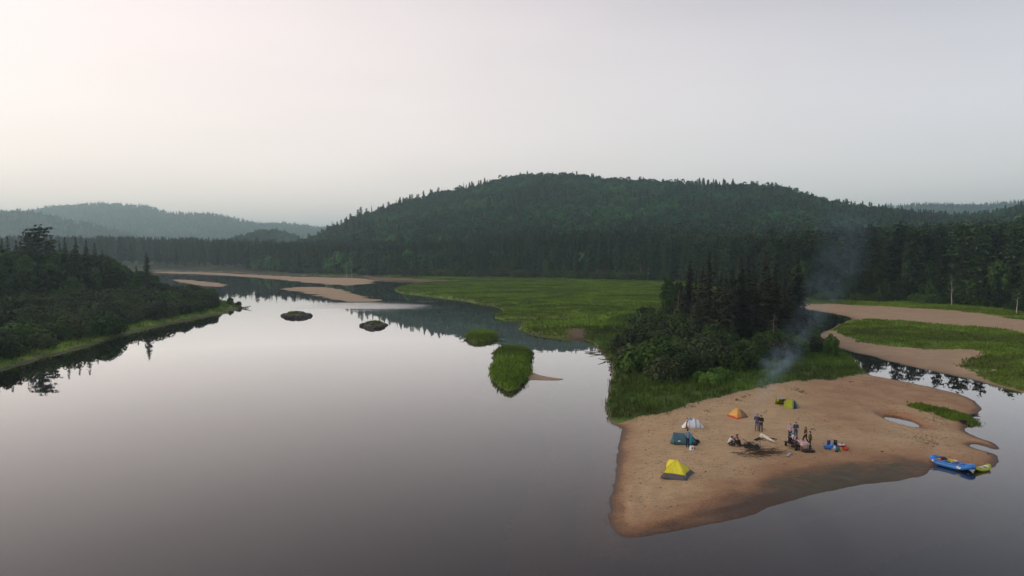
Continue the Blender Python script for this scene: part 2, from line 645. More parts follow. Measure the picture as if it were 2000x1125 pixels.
SPIT_GRASS = [(1170, 790), (1180, 760), (1190, 725), (1183, 705), (1160, 685), (1130, 655), (1170, 630), (1215, 605), (1290, 590), (1440, 605), (1570, 630),
              (1660, 690), (1682, 716), (1692, 736), (1640, 750), (1560, 757), (1500, 766), (1430, 784), (1350, 800),
              (1312, 814), (1245, 820), (1212, 832), (1185, 826)]
SPIT_DARK = [(1170, 1062), (1195, 1038), (1230, 1028), (1330, 1003), (1400, 968), (1480, 925), (1550, 903), (1640, 890), (1720, 893), (1800, 893), (1840, 903),
             (1845, 960), (1760, 990), (1620, 1020), (1500, 1060), (1380, 1095), (1250, 1110)]
SPIT_ALGAE = [(1490, 960), (1560, 927), (1700, 905), (1805, 903), (1800, 935), (1700, 948), (1560, 980)]
SPIT_RUST = [(1600, 745), (1690, 734), (1800, 752), (1905, 785), (1900, 808), (1760, 800), (1725, 815), (1715, 850), (1640, 845),
             (1590, 815), (1570, 780)]
SPIT_RUST2 = [(1190, 1000), (1260, 1020), (1400, 985), (1500, 905), (1650, 872), (1800, 880), (1960, 885), (1960, 930), (1300, 1060), (1190, 1040)]
PONDC = P(1760, 824)


def spit_h(X, Y, sd):
    gr = pmask(SPIT_GRASS, X, Y, 0.8, 0.5)
    z = np.interp(sd, [-9, -4, -1.5, -0.5, 0, 0.6, 2.5, 6, 14, 30], [-2.4, -1.1, -0.30, -0.07, 0.0, 0.10, 0.30, 0.52, 0.8, 1.2])
    z = z + gr * np.clip(sd / 1.2, 0, 1) * 0.22
    land = np.clip(sd / 1.5, 0, 1)
    z = z + land * (fbm(X / 5, Y / 5, 5) - 0.5) * 0.16
    tr = land * (1 - gr)
    z = z + tr * (fbm(X / 0.6, Y / 0.6, 11, 3) - 0.5) * 0.12           # trampled sand
    cx, cy = P(1225, 1010)
    rr = np.exp(-(((X - cx) / 9.0) ** 2 + ((Y - cy) / 7.0) ** 2))
    z = z + tr * rr * 0.05 * np.sin(sd * 4.2 + 1.5 * fbm(X / 4, Y / 4, 21))     # old water lines
    pd = np.sqrt(((X - PONDC[0]) / 1.6) ** 2 + ((Y - PONDC[1]) / 3.3) ** 2 + 0.35 * (fbm(X / 2.0, Y / 2.0, 77) - 0.5))
    z = z * (1 - np.exp(-pd ** 4 * 0.55)) - 0.32 * np.exp(-pd ** 2 * 1.6)
    return z


def spit_a(X, Y, sd, Z):
    gr = pmask(SPIT_GRASS, X, Y, 0.7, 0.6, 2.0)
    wet = np.exp(-(np.clip(Z, 0, 9) / 0.17) ** 1.6) * 1.0
    wet = np.where(Z < -0.03, 0.55 + np.clip(-Z, 0, 1) * 0.6, wet)  # submerged bed darkens with depth, standing for light lost in the water
    dk = pmask(SPIT_DARK, X, Y, 4.2, 2.6, 4.0)
    wet = np.maximum(wet, dk * np.clip(1.18 - np.clip(sd, 0, 20) / 11.0, 0.25, 1.1) * (0.72 + 0.5 * fbm((X + Y * 0.6) / 4.0, (Y - X * 0.6) / 1.3, 8)))
    pd = np.sqrt(((X - PONDC[0]) / 1.6) ** 2 + ((Y - PONDC[1]) / 3.3) ** 2)
    rust = np.maximum(pmask(SPIT_RUST, X, Y, 3.5, 2.5, 7.0) * 0.75, np.exp(-(pd - 1.1) ** 2 * 4) * 0.9)
    rust = np.maximum(rust, pmask(SPIT_RUST2, X, Y, 2.5, 2.0, 5.0) * 0.5)
    return dict(wet=wet, rust=rust, algae=pmask(SPIT_ALGAE, X, Y, 1.2, 1.2, 3.0), grass=gr * np.clip((sd + 0.2) / 0.6, 0, 1))


spit = Land('sandy_spit', poly_px(SPIT), 0.3, spit_h, M['sand'], 'long sandy spit with trampled pale sand and damp brown edges', 'sandbank',
            spit_a, margin=9, edge=(0.35, 2.2), zmin=-2.0)

# --- the bar across the side channel: beach, grass
BAR = [(2150, 812), (2040, 782), (1985, 764), (1950, 757), (1900, 741), (1850, 731), (1800, 722), (1750, 709), (1700, 696), (1655, 685), (1620, 673),
       (1590, 667), (1582, 659), (1603, 651), (1626, 640), (1650, 629), (1668, 622), (1650, 617), (1600, 608), (1560, 603), (1480, 597), (1400, 590),
       (1400, 575), (1700, 575), (2300, 620), (2400, 760)]
BAR_GRASS = [(1618, 644), (1650, 630), (1700, 626), (1760, 632), (1850, 643), (1920, 650), (1975, 655), (2000, 664), (2060, 660), (2160, 660), (2160, 812), (2040, 780),
             (1985, 762), (1950, 755), (1905, 737), (1868, 722), (1880, 710), (1930, 697), (1890, 690), (1820, 690), (1760, 684), (1700, 676), (1650, 662)]
BAR_BACKGRASS = [(1400, 598), (1560, 597), (1640, 599), (1700, 603), (1800, 609), (1900, 619), (1990, 634), (2080, 640), (2300, 640), (2300, 560), (1400, 560)]


def bar_h(X, Y, sd):
    g = np.maximum(pmask(BAR_GRASS, X, Y, 1.5, 1.0), pmask(BAR_BACKGRASS, X, Y, 2.5, 1.0))
    z = np.interp(sd, [-9, -3, -0.6, 0, 1.0, 5, 15, 50], [-2.2, -1.2, -0.15, 0, 0.10, 0.35, 0.65, 1.6])
    return z + g * np.clip(sd / 2, 0, 1) * 0.2 + np.clip(sd / 2, 0, 1) * (fbm(X / 4, Y / 4, 15) - 0.5) * 0.2


def bar_a(X, Y, sd, Z):
    g = np.maximum(pmask(BAR_GRASS, X, Y, 1.0, 1.6, 4.0), pmask(BAR_BACKGRASS, X, Y, 1.2, 1.8, 5.0))
    wet = np.exp(-np.clip(Z, 0, 9) / 0.13) * 0.9
    return dict(wet=np.where(Z < -0.03, 1.0, wet), rust=0.35 * fbm(X / 9, Y / 9, 61), grass=g * np.clip(sd / 1.0, 0, 1))


bar = Land('river_bar', poly_px(BAR), 0.7, bar_h, M['far_sand'], 'sand beach and grassy bar across the side channel', 'river bar', bar_a, margin=8, edge=(0.7, 5))

# --- the meadow
MEADOW = [(770, 571), (820, 576), (880, 584), (940, 593), (975, 600), (987, 606), (967, 620), (975, 626), (1018, 627), (1016, 640), (1030, 652), (1085, 658),
          (1112, 662), (1140, 664), (1190, 652), (1245, 632), (1300, 615), (1500, 598), (1540, 580), (1440, 555), (1280, 547), (1000, 541), (800, 541), (700, 544),
          (745, 549), (840, 551), (800, 556), (772, 564)]
MSAND = [(690, 540), (740, 544), (850, 549), (900, 551), (850, 553), (800, 556), (700, 556)]
MSAND2 = [(1100, 652), (1130, 648), (1200, 651), (1190, 662), (1120, 668)]


def meadow_h(X, Y, sd):
    z = np.interp(sd, [-12, -4, -1, 0, 0.8, 3, 20, 80], [-2.4, -1.4, -0.4, 0, 0.42, 0.65, 0.9, 1.3])
    cut = np.exp(-(sdist(poly_px([(960, 626), (1060, 625), (1150, 625), (1245, 627), (1245, 630), (1150, 629), (1060, 629), (960, 630)], 1), X, Y) / 2.2) ** 2)
    return z + np.clip(sd / 3, 0, 1) * ((fbm(X / 7, Y / 7, 25) - 0.5) * 0.5) - cut * 0.95


def meadow_a(X, Y, sd, Z):
    s = np.maximum(pmask(MSAND, X, Y, 4, 2), pmask(MSAND2, X, Y, 1.0, 0.8))
    brown = sstep(0.52, 0.66, fbm(X / 26, Y / 26, 44)) * sstep(300, 430, Y) * 0.55
    wet = np.exp(-np.clip(Z, 0, 9) / 0.16)
    return dict(wet=wet, rust=brown, grass=np.clip(sstep(0.03, 0.22, Z) * (1 - s) - brown * 0.4, 0, 1))


meadow = Land('meadow', poly_px(MEADOW), 1.3, meadow_h, M['meadow'], 'flat bright green meadow beside the river', 'meadow', meadow_a, margin=10, edge=(2.6, 10))

# --- the left bank
LEFT = [(-420, 800), (-120, 752), (-60, 741), (0, 725), (50, 710), (100, 694), (142, 684), (199, 668), (249, 653), (306, 638), (341, 630), (377, 623), (409, 617),
        (444, 609), (474, 601), (470, 596), (434, 588), (412, 580), (405, 572), (380, 567), (320, 562), (200, 557), (0, 551), (-500, 545)]


def left_h(X, Y, sd):
    z = np.interp(sd, [-12, -4, -1, 0, 1, 4, 20, 80], [-2.4, -1.4, -0.4, 0, 0.45, 0.8, 1.8, 4.0])
    return z + np.clip(sd / 3, 0, 1) * (fbm(X / 6, Y / 6, 35) - 0.5) * 0.6


def left_a(X, Y, sd, Z):
    wet = np.exp(-np.clip(Z, 0, 9) / 0.2)
    return dict(wet=wet, rust=np.zeros(X.shape), grass=sstep(0.12, 0.45, Z + 0.3 * (fbm(X / 3, Y / 3, 3) - 0.5)))


left = Land('left_bank', poly_px(LEFT), 1.0, left_h, M['meadow'], 'low grassy river bank at the left edge', 'river bank', left_a,
            bounds=(-300, 60, -60, 440), edge=(0.9, 5))

# --- sand bars in mid river
for nm, pts, lab in (
        ('shoal', [(322, 546), (370, 546), (412, 551), (449, 556), (440, 561), (402, 560), (362, 554)], 'small pale sandbar behind the point of the left bank'),
        ('shoal', [(295, 530), (420, 532), (520, 538), (600, 541), (700, 543), (745, 547), (716, 556), (662, 558), (600, 552), (540, 546), (430, 537), (295, 533)],
         'long pale sandbar below the far forest edge'),
        ('shoal', [(545, 563), (590, 560), (660, 561), (684, 570), (722, 579), (752, 588), (702, 591), (650, 585), (600, 575), (560, 567)],
         'low ragged sandbar in the middle of the river'),
        ('shoal', [(1028, 722), (1042, 728), (1060, 734), (1085, 738), (1104, 740), (1090, 744), (1050, 743), (1026, 741)],
         'thin curved sandbar trailing from the long grassy islet')):
    pp = poly_px(pts)
    far_ = pp[:, 1].mean() > 200
    Land(nm, pp, 1.1 if far_ else 0.3,
         (lambda X, Y, sd: np.interp(sd, [-14, -3, 0, 3, 14], [-1.5, -0.35, -0.03, 0.08, 0.24]) + (fbm(X / 14, Y / 5, 51) - 0.5) * 0.26) if far_ else
         (lambda X, Y, sd: np.interp(sd, [-5, -1, 0, 0.6, 3], [-1.0, -0.2, 0, 0.06, 0.16]) + (fbm(X / 2, Y / 2, 51) - 0.5) * 0.05),
         M['far_sand'], lab, 'sandbar',
         lambda X, Y, sd, Z: dict(wet=np.where(Z < 0, 1.0, np.exp(-np.clip(Z, 0, 9) / 0.05) * 0.75)), margin=12 if far_ else 4, edge=(3.6 if far_ else 0.3, 9 if far_ else 1.5))

# --- grassy islets
ISLETS = []
for pts, lab, hh in (
        ([(553, 617), (565, 612), (590, 611), (607, 616), (590, 620), (568, 621)], 'small rocky islet with thin grass, left of the pair in mid river', 0.55),
        ([(707, 635), (722, 630), (742, 630), (755, 634), (742, 640), (722, 641)], 'small dark rocky islet, right of the pair in mid river', 0.55),
        ([(906, 660), (920, 651), (950, 650), (976, 657), (965, 667), (935, 670), (915, 667)], 'round grassy islet ringed with driftwood', 0.8),
        ([(961, 694), (975, 684), (1010, 683), (1040, 688), (1041, 699), (1030, 706), (1034, 722), (1033, 740), (1018, 758), (996, 768), (975, 758), (962, 738), (959, 722), (968, 710)],
         'long grassy islet off the spit', 0.75)):
    L = Land('grassy_islet', poly_px(pts), 0.3, (lambda hh: lambda X, Y, sd: np.interp(sd, [-6, -1.5, 0, 0.5, 1.2, 4], [-2.0, -0.9, -0.05, hh * 0.55, hh * 0.9, hh * 1.15])
             + (fbm(X / 1.6, Y / 1.6, 71) - 0.5) * 0.5 * np.clip(sd + 0.6, 0, 1))(hh),
             M['meadow'], lab, 'islet', lambda X, Y, sd, Z: dict(wet=np.exp(-np.clip(Z, 0, 9) / 0.13), grass=sstep(0.05, 0.2, Z)), margin=4, edge=(0.7, 1.7))
    ISLETS.append(L)

# --- far shore, forest ground and the wooded hill
RIDGE = [(-600, 486), (300, 486), (520, 486), (560, 482), (600, 470), (650, 448), (700, 424), (760, 405), (800, 391), (850, 379), (900, 370), (950, 358), (1000, 347),
         (1075, 341), (1120, 345), (1200, 352), (1300, 357), (1400, 362), (1480, 365), (1530, 370), (1560, 381), (1600, 391), (1680, 403), (1750, 412),
         (1850, 424), (1930, 420), (1980, 408), (2050, 395), (2300, 370), (2700, 360)]
RX = np.array([(a - 1000) / F_PX for a, b in RIDGE]); RE = np.array([(HORIZON - b) / F_PX for a, b in RIDGE])
FARSHORE = [(-1500, 528), (0, 527), (300, 529), (450, 532), (560, 538), (700, 541), (850, 545), (1000, 548), (1280, 553), (1380, 570), (1420, 588), (1480, 592), (1560, 596),
            (1700, 596), (2000, 606), (3200, 640)]
fs = [P(x, y) for x, y in FARSHORE]
fs_poly = np.array(fs + [(2500, 150), (2500, 1900), (-2500, 1900), (-2500, 700)])


def hill_h(X, Y):
    tx = X / np.maximum(Y, 50)
    el = np.interp(tx, RX, RE)
    foot = np.interp(tx, [-0.5, -0.3, 0.0, 0.25, 0.5, 0.8], [560, 540, 500, 430, 330, 260])
    top = foot + np.interp(tx, [-0.35, -0.2, 0.0, 0.35, 0.5, 0.8], [330, 480, 620, 560, 600, 600])
    zt = np.maximum(CAM_H + el * top - 9.0, 2.0)
    s = (Y - foot) / (top - foot)
    s = s + (fbm(X / 160, Y / 160, 91) - 0.5) * 0.22 * np.clip(s, 0, 1) * np.clip(1.3 - s, 0, 1)
    up = np.where(s < 1, np.clip(s, 0, 1) ** 1.08 * (1 - 0.12 * np.sin(np.clip(s, 0, 1) * math.pi)), 1 - 0.35 * sstep(1, 2.2, s))
    z = 2.0 + (zt - 2.0) * up
    z = z + (fbm(X / 70, Y / 70, 95) - 0.5) * 10 * np.clip(s * 3, 0, 1) * np.clip((1 - s) * 3, 0, 1) * (zt > 12)
    bx, by, bz = at_depth(532, 452, 1450)
    z = np.maximum(z, 2 + (bz - 10) * np.exp(-(((X - bx) / 62) ** 2) ** 0.9 - ((Y - by) / 240) ** 2))
    return z


def far_h(X, Y, sd):
    base = np.interp(sd, [-30, -8, 0, 4, 30, 120], [-2.4, -1.2, 0, 0.6, 1.4, 2.5])
    h = hill_h(X, Y)
    return np.where(sd > 0, np.maximum(base, np.minimum(h, base + np.clip(sd - 25, 0, 1e9) * 0.5)), base)


farland = Land('forest_ground', fs_poly, 9.0, far_h, M['forest_floor'], 'wooded shore and the hill rising behind it', 'hill',
               lambda X, Y, sd, Z: dict(wet=np.exp(-np.clip(Z, 0, 9) / 0.2), grass=sstep(0.2, 0.6, Z)), bounds=(-1150, 190, 1350, 1850), edge=(3, 25))

# --- far hills: one rolling sheet beyond
NA, ND = 420, 90
az = np.linspace(-1.15, 1.15, NA); dd = np.linspace(1780, 6500, ND)
AZ, DD = np.meshgrid(az, dd)
FX = AZ * DD


def ridge_wall(pts, d0, w, drop=10):
    e = np.interp(AZ, [(a - 1000) / F_PX for a, b in pts], [(HORIZON - b) / F_PX for a, b in pts])
    return np.maximum(CAM_H + e * d0 - drop, 4) * np.exp(-((DD - d0) / w) ** 2)


FZ = np.maximum.reduce([
    ridge_wall([(-600, 420), (-200, 415), (-40, 420), (60, 414), (100, 405), (200, 398), (290, 404), (330, 417), (410, 419), (470, 430), (520, 437), (560, 436), (620, 445), (700, 453), (900, 470), (1100, 488)], 3900, 1000),
    ridge_wall([(-600, 400), (-200, 405), (0, 415), (60, 416), (120, 426), (200, 443), (280, 466), (330, 482), (420, 492)], 2350, 330),
    ridge_wall([(1500, 488), (1640, 420), (1730, 404), (1800, 401), (1880, 402), (1980, 400), (2300, 390), (2800, 400)], 3000, 700),
    np.full(AZ.shape, 3.0)])
FZ = FZ + (fbm(FX / 260, DD / 260, 101) - 0.5) * 26 * np.clip(FZ / 120, 0, 1)
idx = np.arange(NA * ND).reshape(ND, NA)
q = np.stack([idx[:-1, :-1], idx[:-1, 1:], idx[1:, 1:], idx[1:, :-1]], -1).reshape(-1, 4)
me = make_mesh('far_hills', np.stack([FX.ravel(), DD.ravel(), FZ.ravel()], 1), q, True)
t = NT('far_forest')
c = t.mix(t.rng(t.noise(0.02, 4.0, 0.7), 0.4, 0.62), (0.026, 0.044, 0.024), (0.050, 0.078, 0.034))
t.bsdf(c, 0.9, 0.05, bump=t.noise(0.06, 3.0, 0.7), bstr=0.8, bdist=8.0)
tag(link('far_hills', me, t.m), 'rolling forested hills fading into the haze', 'hills', kind='structure')

# ------------------------------------------------------------------ vegetation prototypes (metres, base at origin)
def cards(C, U, Wd, mat_rng=None):
    """rhombus leaf sprays: centre C, half-axis U (long), half-axis W (wide)"""
    n = len(C)
    V = np.stack([C - U, C + Wd, C + U, C - Wd], 1).reshape(-1, 3)
    return V, np.arange(n * 4).reshape(n, 4)


def unit(v):
    return v / np.maximum(np.linalg.norm(v, axis=-1, keepdims=True), 1e-9)


def rand_cards(C, N, size, rg, flat=0.6):
    """leaf sprays around points C facing roughly N"""
    n = len(C)
    N = unit(N + rg.normal(0, flat, (n, 3)))
    U = unit(np.cross(N, rg.normal(0, 1, (n, 3))))
    Wd = np.cross(N, U)
    s = size * rg.uniform(0.6, 1.35, (n, 1))
    return cards(C, U * s, Wd * s * rg.uniform(0.5, 0.85, (n, 1)))


def trunk_mesh(name, h, r0, lean, limbs, n=7, seed=0):
    rr = random.Random(seed)
    mb = MB()
    pts = [(lean[0] * (i / 6) ** 2 * h + rr.uniform(-1, 1) * 0.008 * h * (i > 0), lean[1] * (i / 6) ** 2 * h + rr.uniform(-1, 1) * 0.008 * h * (i > 0), h * i / 6 - 0.25 * (i == 0)) for i in range(7)]
    mb.tube(pts, [r0 * (1.15 - 1.05 * i / 6) for i in range(7)], n)
    for (z, a, L, up) in limbs:
        t_ = z / h
        b = Vector((lean[0] * t_ * t_ * h, lean[1] * t_ * t_ * h, z))
        e = b + Vector((math.cos(a) * L, math.sin(a) * L, up))
        mb.tube([b, (b + e) / 2 + Vector((0, 0, 0.06 * L)), e], [r0 * 0.4 * (1 - t_ * 0.7), r0 * 0.25 * (1 - t_ * 0.7), r0 * 0.07], 5)
    return mb.mesh(name)


def spruce_proto(seed, h=16.0, R=2.3, ragged=0.25, dead=0.0, bare=0.05, mat='spruce'):
    rg = np.random.default_rng(seed)
    C, U, Wd = [], [], []
    nl = int(h * 3.1)
    for i in range(nl):
        tt = bare + (0.995 - bare) * i / (nl - 1)
        r = R * (1 - tt) ** 0.78 * rg.uniform(1 - ragged, 1 + ragged * 0.6) * min(1.0, 0.55 + 3.0 * (tt - bare)) + 0.10
        nb = max(5, int(10 * (1 - tt * 0.45)))
        a0 = rg.uniform(0, 6.28)
        for b in range(nb):
            if rg.random() < 0.10 + dead:
                continue
            a = a0 + 6.283 * b / nb + rg.normal(0, 0.18)
            rb = r * rg.uniform(0.7, 1.2)
            d = np.array([math.cos(a), math.sin(a), 0.0]); s = np.array([-d[1], d[0], 0.0])
            ns = 4 if rb > 1.1 else (3 if rb > 0.55 else 2)
            for k in range(ns):
                u = (k + 0.6) / ns
                droop = -0.42 * rb * u + 0.18 * rb * u * u + 0.15 * rb * (tt > 0.85)
                c = d * rb * u + np.array([0, 0, tt * h + droop + rg.normal(0, 0.05)]) + s * rg.normal(0, 0.10 * rb)
                L = rb / ns * 0.85 + 0.10
                wd = (0.30 + 0.20 * rb * (1 - u * 0.5)) * rg.uniform(0.7, 1.2) * (0.7 if tt > 0.9 else 1)
                C.append(c)
                U.append((d + np.array([0, 0, -0.35])) * L)
                w = s + np.array([0, 0, rg.normal(0, 0.35)])
                Wd.append(w / np.linalg.norm(w) * wd * 0.75)
    C, U, Wd = map(np.array, (C, U, Wd))
    V, Fq = cards(C, U, Wd)
    # the leader
    V2, F2 = cards(np.array([[0, 0, h * 0.985], [0, 0, h * 0.985]]), np.array([[0, 0, h * 0.022], [0, 0, h * 0.022]]), np.array([[0.10, 0, 0], [0, 0.10, 0]]))
    crown = make_mesh('spruce_crown', np.vstack([V, V2]), np.vstack([Fq, F2 + len(V)]))
    crown.materials.append(M[mat])
    limbs = [(h * rg.uniform(0.04, 0.3), rg.uniform(0, 6.28), rg.uniform(0.5, 1.1) * R * 0.6, -0.1) for _ in range(8)]
    tr = trunk_mesh('spruce_trunk', h * 0.97, 0.011 * h + 0.03, (0, 0), limbs, 6, seed)
    tr.materials.append(M['bark'])
    return tr, crown, h


def pine_proto(seed, h=24.0, R=4.2, lo=0.10):
    rg = np.random.default_rng(seed)
    Cs, Ns, limbs = [], [], []
    nb = int(42 + rg.integers(0, 8))
    lean = (rg.normal(0, 0.015), rg.normal(0, 0.015))
    for i in range(nb):
        tt = lo + (0.97 - lo) * (i + rg.uniform(-0.3, 0.3)) / nb
        tt = min(max(tt, lo), 0.97)
        r = R * (0.25 + 0.75 * (1 - tt) ** 0.6) * rg.uniform(0.55, 1.12)
        a = i * 2.4 + rg.normal(0, 0.4)
        z = tt * h
        limbs.append((z, a, r * 0.85, 0.10 * r))
        base = np.array([math.cos(a), math.sin(a), 0])
        ncl = 3 if r > 1.8 else 2
        for k in range(ncl):
            u = (k + 0.9) / ncl
            n = int(16 + 10 * u)
            c = base * r * u + np.array([0, 0, z + 0.16 * r * u]) + rg.normal(0, 1, (n, 3)) * np.array([0.28 * r * 0.55 + 0.25, 0.28 * r * 0.55 + 0.25, 0.20])
            Cs.append(c)
            Ns.append(np.tile([0, 0, 1.0], (n, 1)))
    n = 40
    Cs.append(rg.normal(0, 1, (n, 3)) * np.array([0.5, 0.5, 0.9]) + np.array([0, 0, h * 0.965])); Ns.append(np.tile([0, 0, 1.0], (n, 1)))
    C = np.vstack(Cs); N = np.vstack(Ns)
    V, Fq = rand_cards(C, N, 0.42, rg, 0.45)
    V[:, 0] += lean[0] * (V[:, 2] / h) ** 2 * h; V[:, 1] += lean[1] * (V[:, 2] / h) ** 2 * h
    crown = make_mesh('pine_crown', V, Fq)
    crown.materials.append(M['pine'])
    tr = trunk_mesh('pine_trunk', h * 0.97, 0.3, lean, limbs, 7, seed)
    tr.materials.append(M['bark'])
    return tr, crown, h


def lump_crown(rg, lumps, per, size, flat=0.42, low=-0.6):
    """leaf sprays on and inside the shells of several overlapping lumps"""
    Cs, Ns = [], []
    for (c, r) in lumps:
        d = unit(rg.normal(0, 1, (per, 3)))
        d = d[d[:, 2] > low]
        rad = rg.uniform(0.72, 1.08, (len(d), 1))
        Cs.append(np.array(c) + d * np.array(r) * rad)
        Ns.append(d + np.array([0, 0, 0.3]))
    return rand_cards(np.vstack(Cs), np.vstack(Ns), size, rg, flat)


def broad_proto(seed, h=13.0, R=3.4, mat='leaf', bark='bark', per=120, size=0.34, lo=0.3, sparse=1.0):
    rg = np.random.default_rng(seed)
    lumps, limbs = [], []
    n = int(15 * sparse) + 3
    for i in range(n):
        tt = lo + (0.94 - lo) * (i + 0.5) / n
        prof = math.sin(math.pi * min(1, (tt - lo + 0.08) / (1.04 - lo))) ** 0.7
        a = i * 2.4 + rg.normal(0, 0.5); rad = R * prof * rg.uniform(0.25, 0.75)
        r = R * rg.uniform(0.30, 0.50)
        c = (math.cos(a) * rad, math.sin(a) * rad, tt * h)
        lumps.append((c, (r, r, r * rg.uniform(0.7, 0.95))))
        if i % 2 == 0:
            limbs.append((max(tt * h - 1.4, lo * h * 0.6), a, rad, 1.2))
    lumps.append(((0, 0, h * 0.93), (R * 0.36, R * 0.36, h * 0.08)))
    V, Fq = lump_crown(rg, lumps, per, size)
    crown = make_mesh('tree_crown', V, Fq)
    crown.materials.append(M[mat])
    lean = (rg.normal(0, 0.03), rg.normal(0, 0.03))
    tr = trunk_mesh('tree_trunk', h * 0.88, 0.17, lean, limbs, 7, seed)
    tr.materials.append(M[bark])
    return tr, crown, h


def shrub_proto(seed, h=3.2, R=2.4, mat='alder', per=260, size=0.17, nl=11):
    rg = np.random.default_rng(seed)
    lumps, mb = [], MB()
    for i in range(nl):
        a = i * 2.4 + rg.normal(0, 0.4); rad = R * math.sqrt((i + 0.3) / nl) * 0.72
        top = h * (1 - 0.45 * (rad / R) ** 2) * rg.uniform(0.8, 1.05)
        r = R * rg.uniform(0.28, 0.42)
        c = (math.cos(a) * rad, math.sin(a) * rad, max(top - r * 0.8, r * 0.5))
        lumps.append((c, (r, r, r * 0.85)))
        mb.tube([(math.cos(a) * 0.15, math.sin(a) * 0.15, -0.15), (c[0] * 0.6, c[1] * 0.6, c[2] * 0.6), c], [0.05, 0.035, 0.012], 5)
        lumps.append(((c[0] * 1.12, c[1] * 1.12, c[2] * 0.45), (r * 0.9, r * 0.9, c[2] * 0.5)))
    V, Fq = lump_crown(rg, lumps, per // 2, size, low=-0.9)
    V[:, 2] = np.maximum(V[:, 2], 0.02)
    crown = make_mesh('shrub_foliage', V, Fq)
    crown.materials.append(M[mat])
    st = mb.mesh('shrub_stems')
    st.materials.append(M['bark'])
    return st, crown, h


PROTO = {
    'spruce': [spruce_proto(i, 16, R, rag, d) for i, (R, rag, d) in enumerate([(1.75, 0.25, 0.0), (2.1, 0.3, 0.05), (1.5, 0.35, 0.08), (2.4, 0.25, 0.02)])],
    'old_spruce': [spruce_proto(20 + i, 16, R, rag, d, 0.10, 'spruce_old') for i, (R, rag, d) in enumerate([(2.9, 0.28, 0.02), (2.4, 0.32, 0.05), (3.2, 0.25, 0.0)])],
    'pine': [pine_proto(40 + i, 24, R) for i, R in enumerate([4.0, 4.8, 3.6])],
    'broad': [broad_proto(60 + i, 13, R, 'leaf', 'bark') for i, R in enumerate([3.3, 3.9, 2.9])],
    'birch': [broad_proto(70 + i, 12, 1.9, 'leaf', 'birch_bark', 40, 0.26, 0.42, 0.5) for i in range(2)],
    'alder': [shrub_proto(80 + i, h_, r_, 'alder') for i, (h_, r_) in enumerate([(3.4, 2.5), (2.8, 2.6), (3.9, 2.3)])],
    'willow': [shrub_proto(90 + i, 2.6, 2.5, 'willow') for i in range(2)],
    'fresh': [shrub_proto(95, 1.5, 1.7, 'fresh', 300, 0.14)],
}
PARTS = {'spruce': ('trunk', 'crown'), 'old_spruce': ('trunk', 'crown'), 'pine': ('trunk', 'crown'), 'broad': ('trunk', 'crown'),
         'birch': ('trunk', 'crown'), 'alder': ('stems', 'foliage'), 'willow': ('stems', 'foliage'), 'fresh': ('stems', 'foliage')}
NAMES = {'spruce': 'spruce_tree', 'old_spruce': 'spruce_tree', 'pine': 'pine_tree', 'broad': 'leafy_tree', 'birch': 'birch_tree',
         'alder': 'alder_shrub', 'willow': 'willow_shrub', 'fresh': 'leafy_shrub'}
CATS = {'spruce': 'tree', 'old_spruce': 'tree', 'pine': 'tree', 'broad': 'tree', 'birch': 'tree', 'alder': 'shrub', 'willow': 'shrub', 'fresh': 'shrub'}


def plant(kind, x, y, h, label, group=None, wide=1.0, v=None, z=None):
    trk, crn, h0 = PROTO[kind][random.randrange(len(PROTO[kind])) if v is None else v % len(PROTO[kind])]
    if z is None:
        z = ground(x, y)
    o = thing(NAMES[kind], label, CATS[kind], (x, y, z - 0.05), random.uniform(0, 6.28), group)
    s = h / h0
    o.scale = (s * wide, s * wide, s)
    for nm, me in zip(PARTS[kind], (trk, crn)):
        link(nm, me, None, o)
    return o


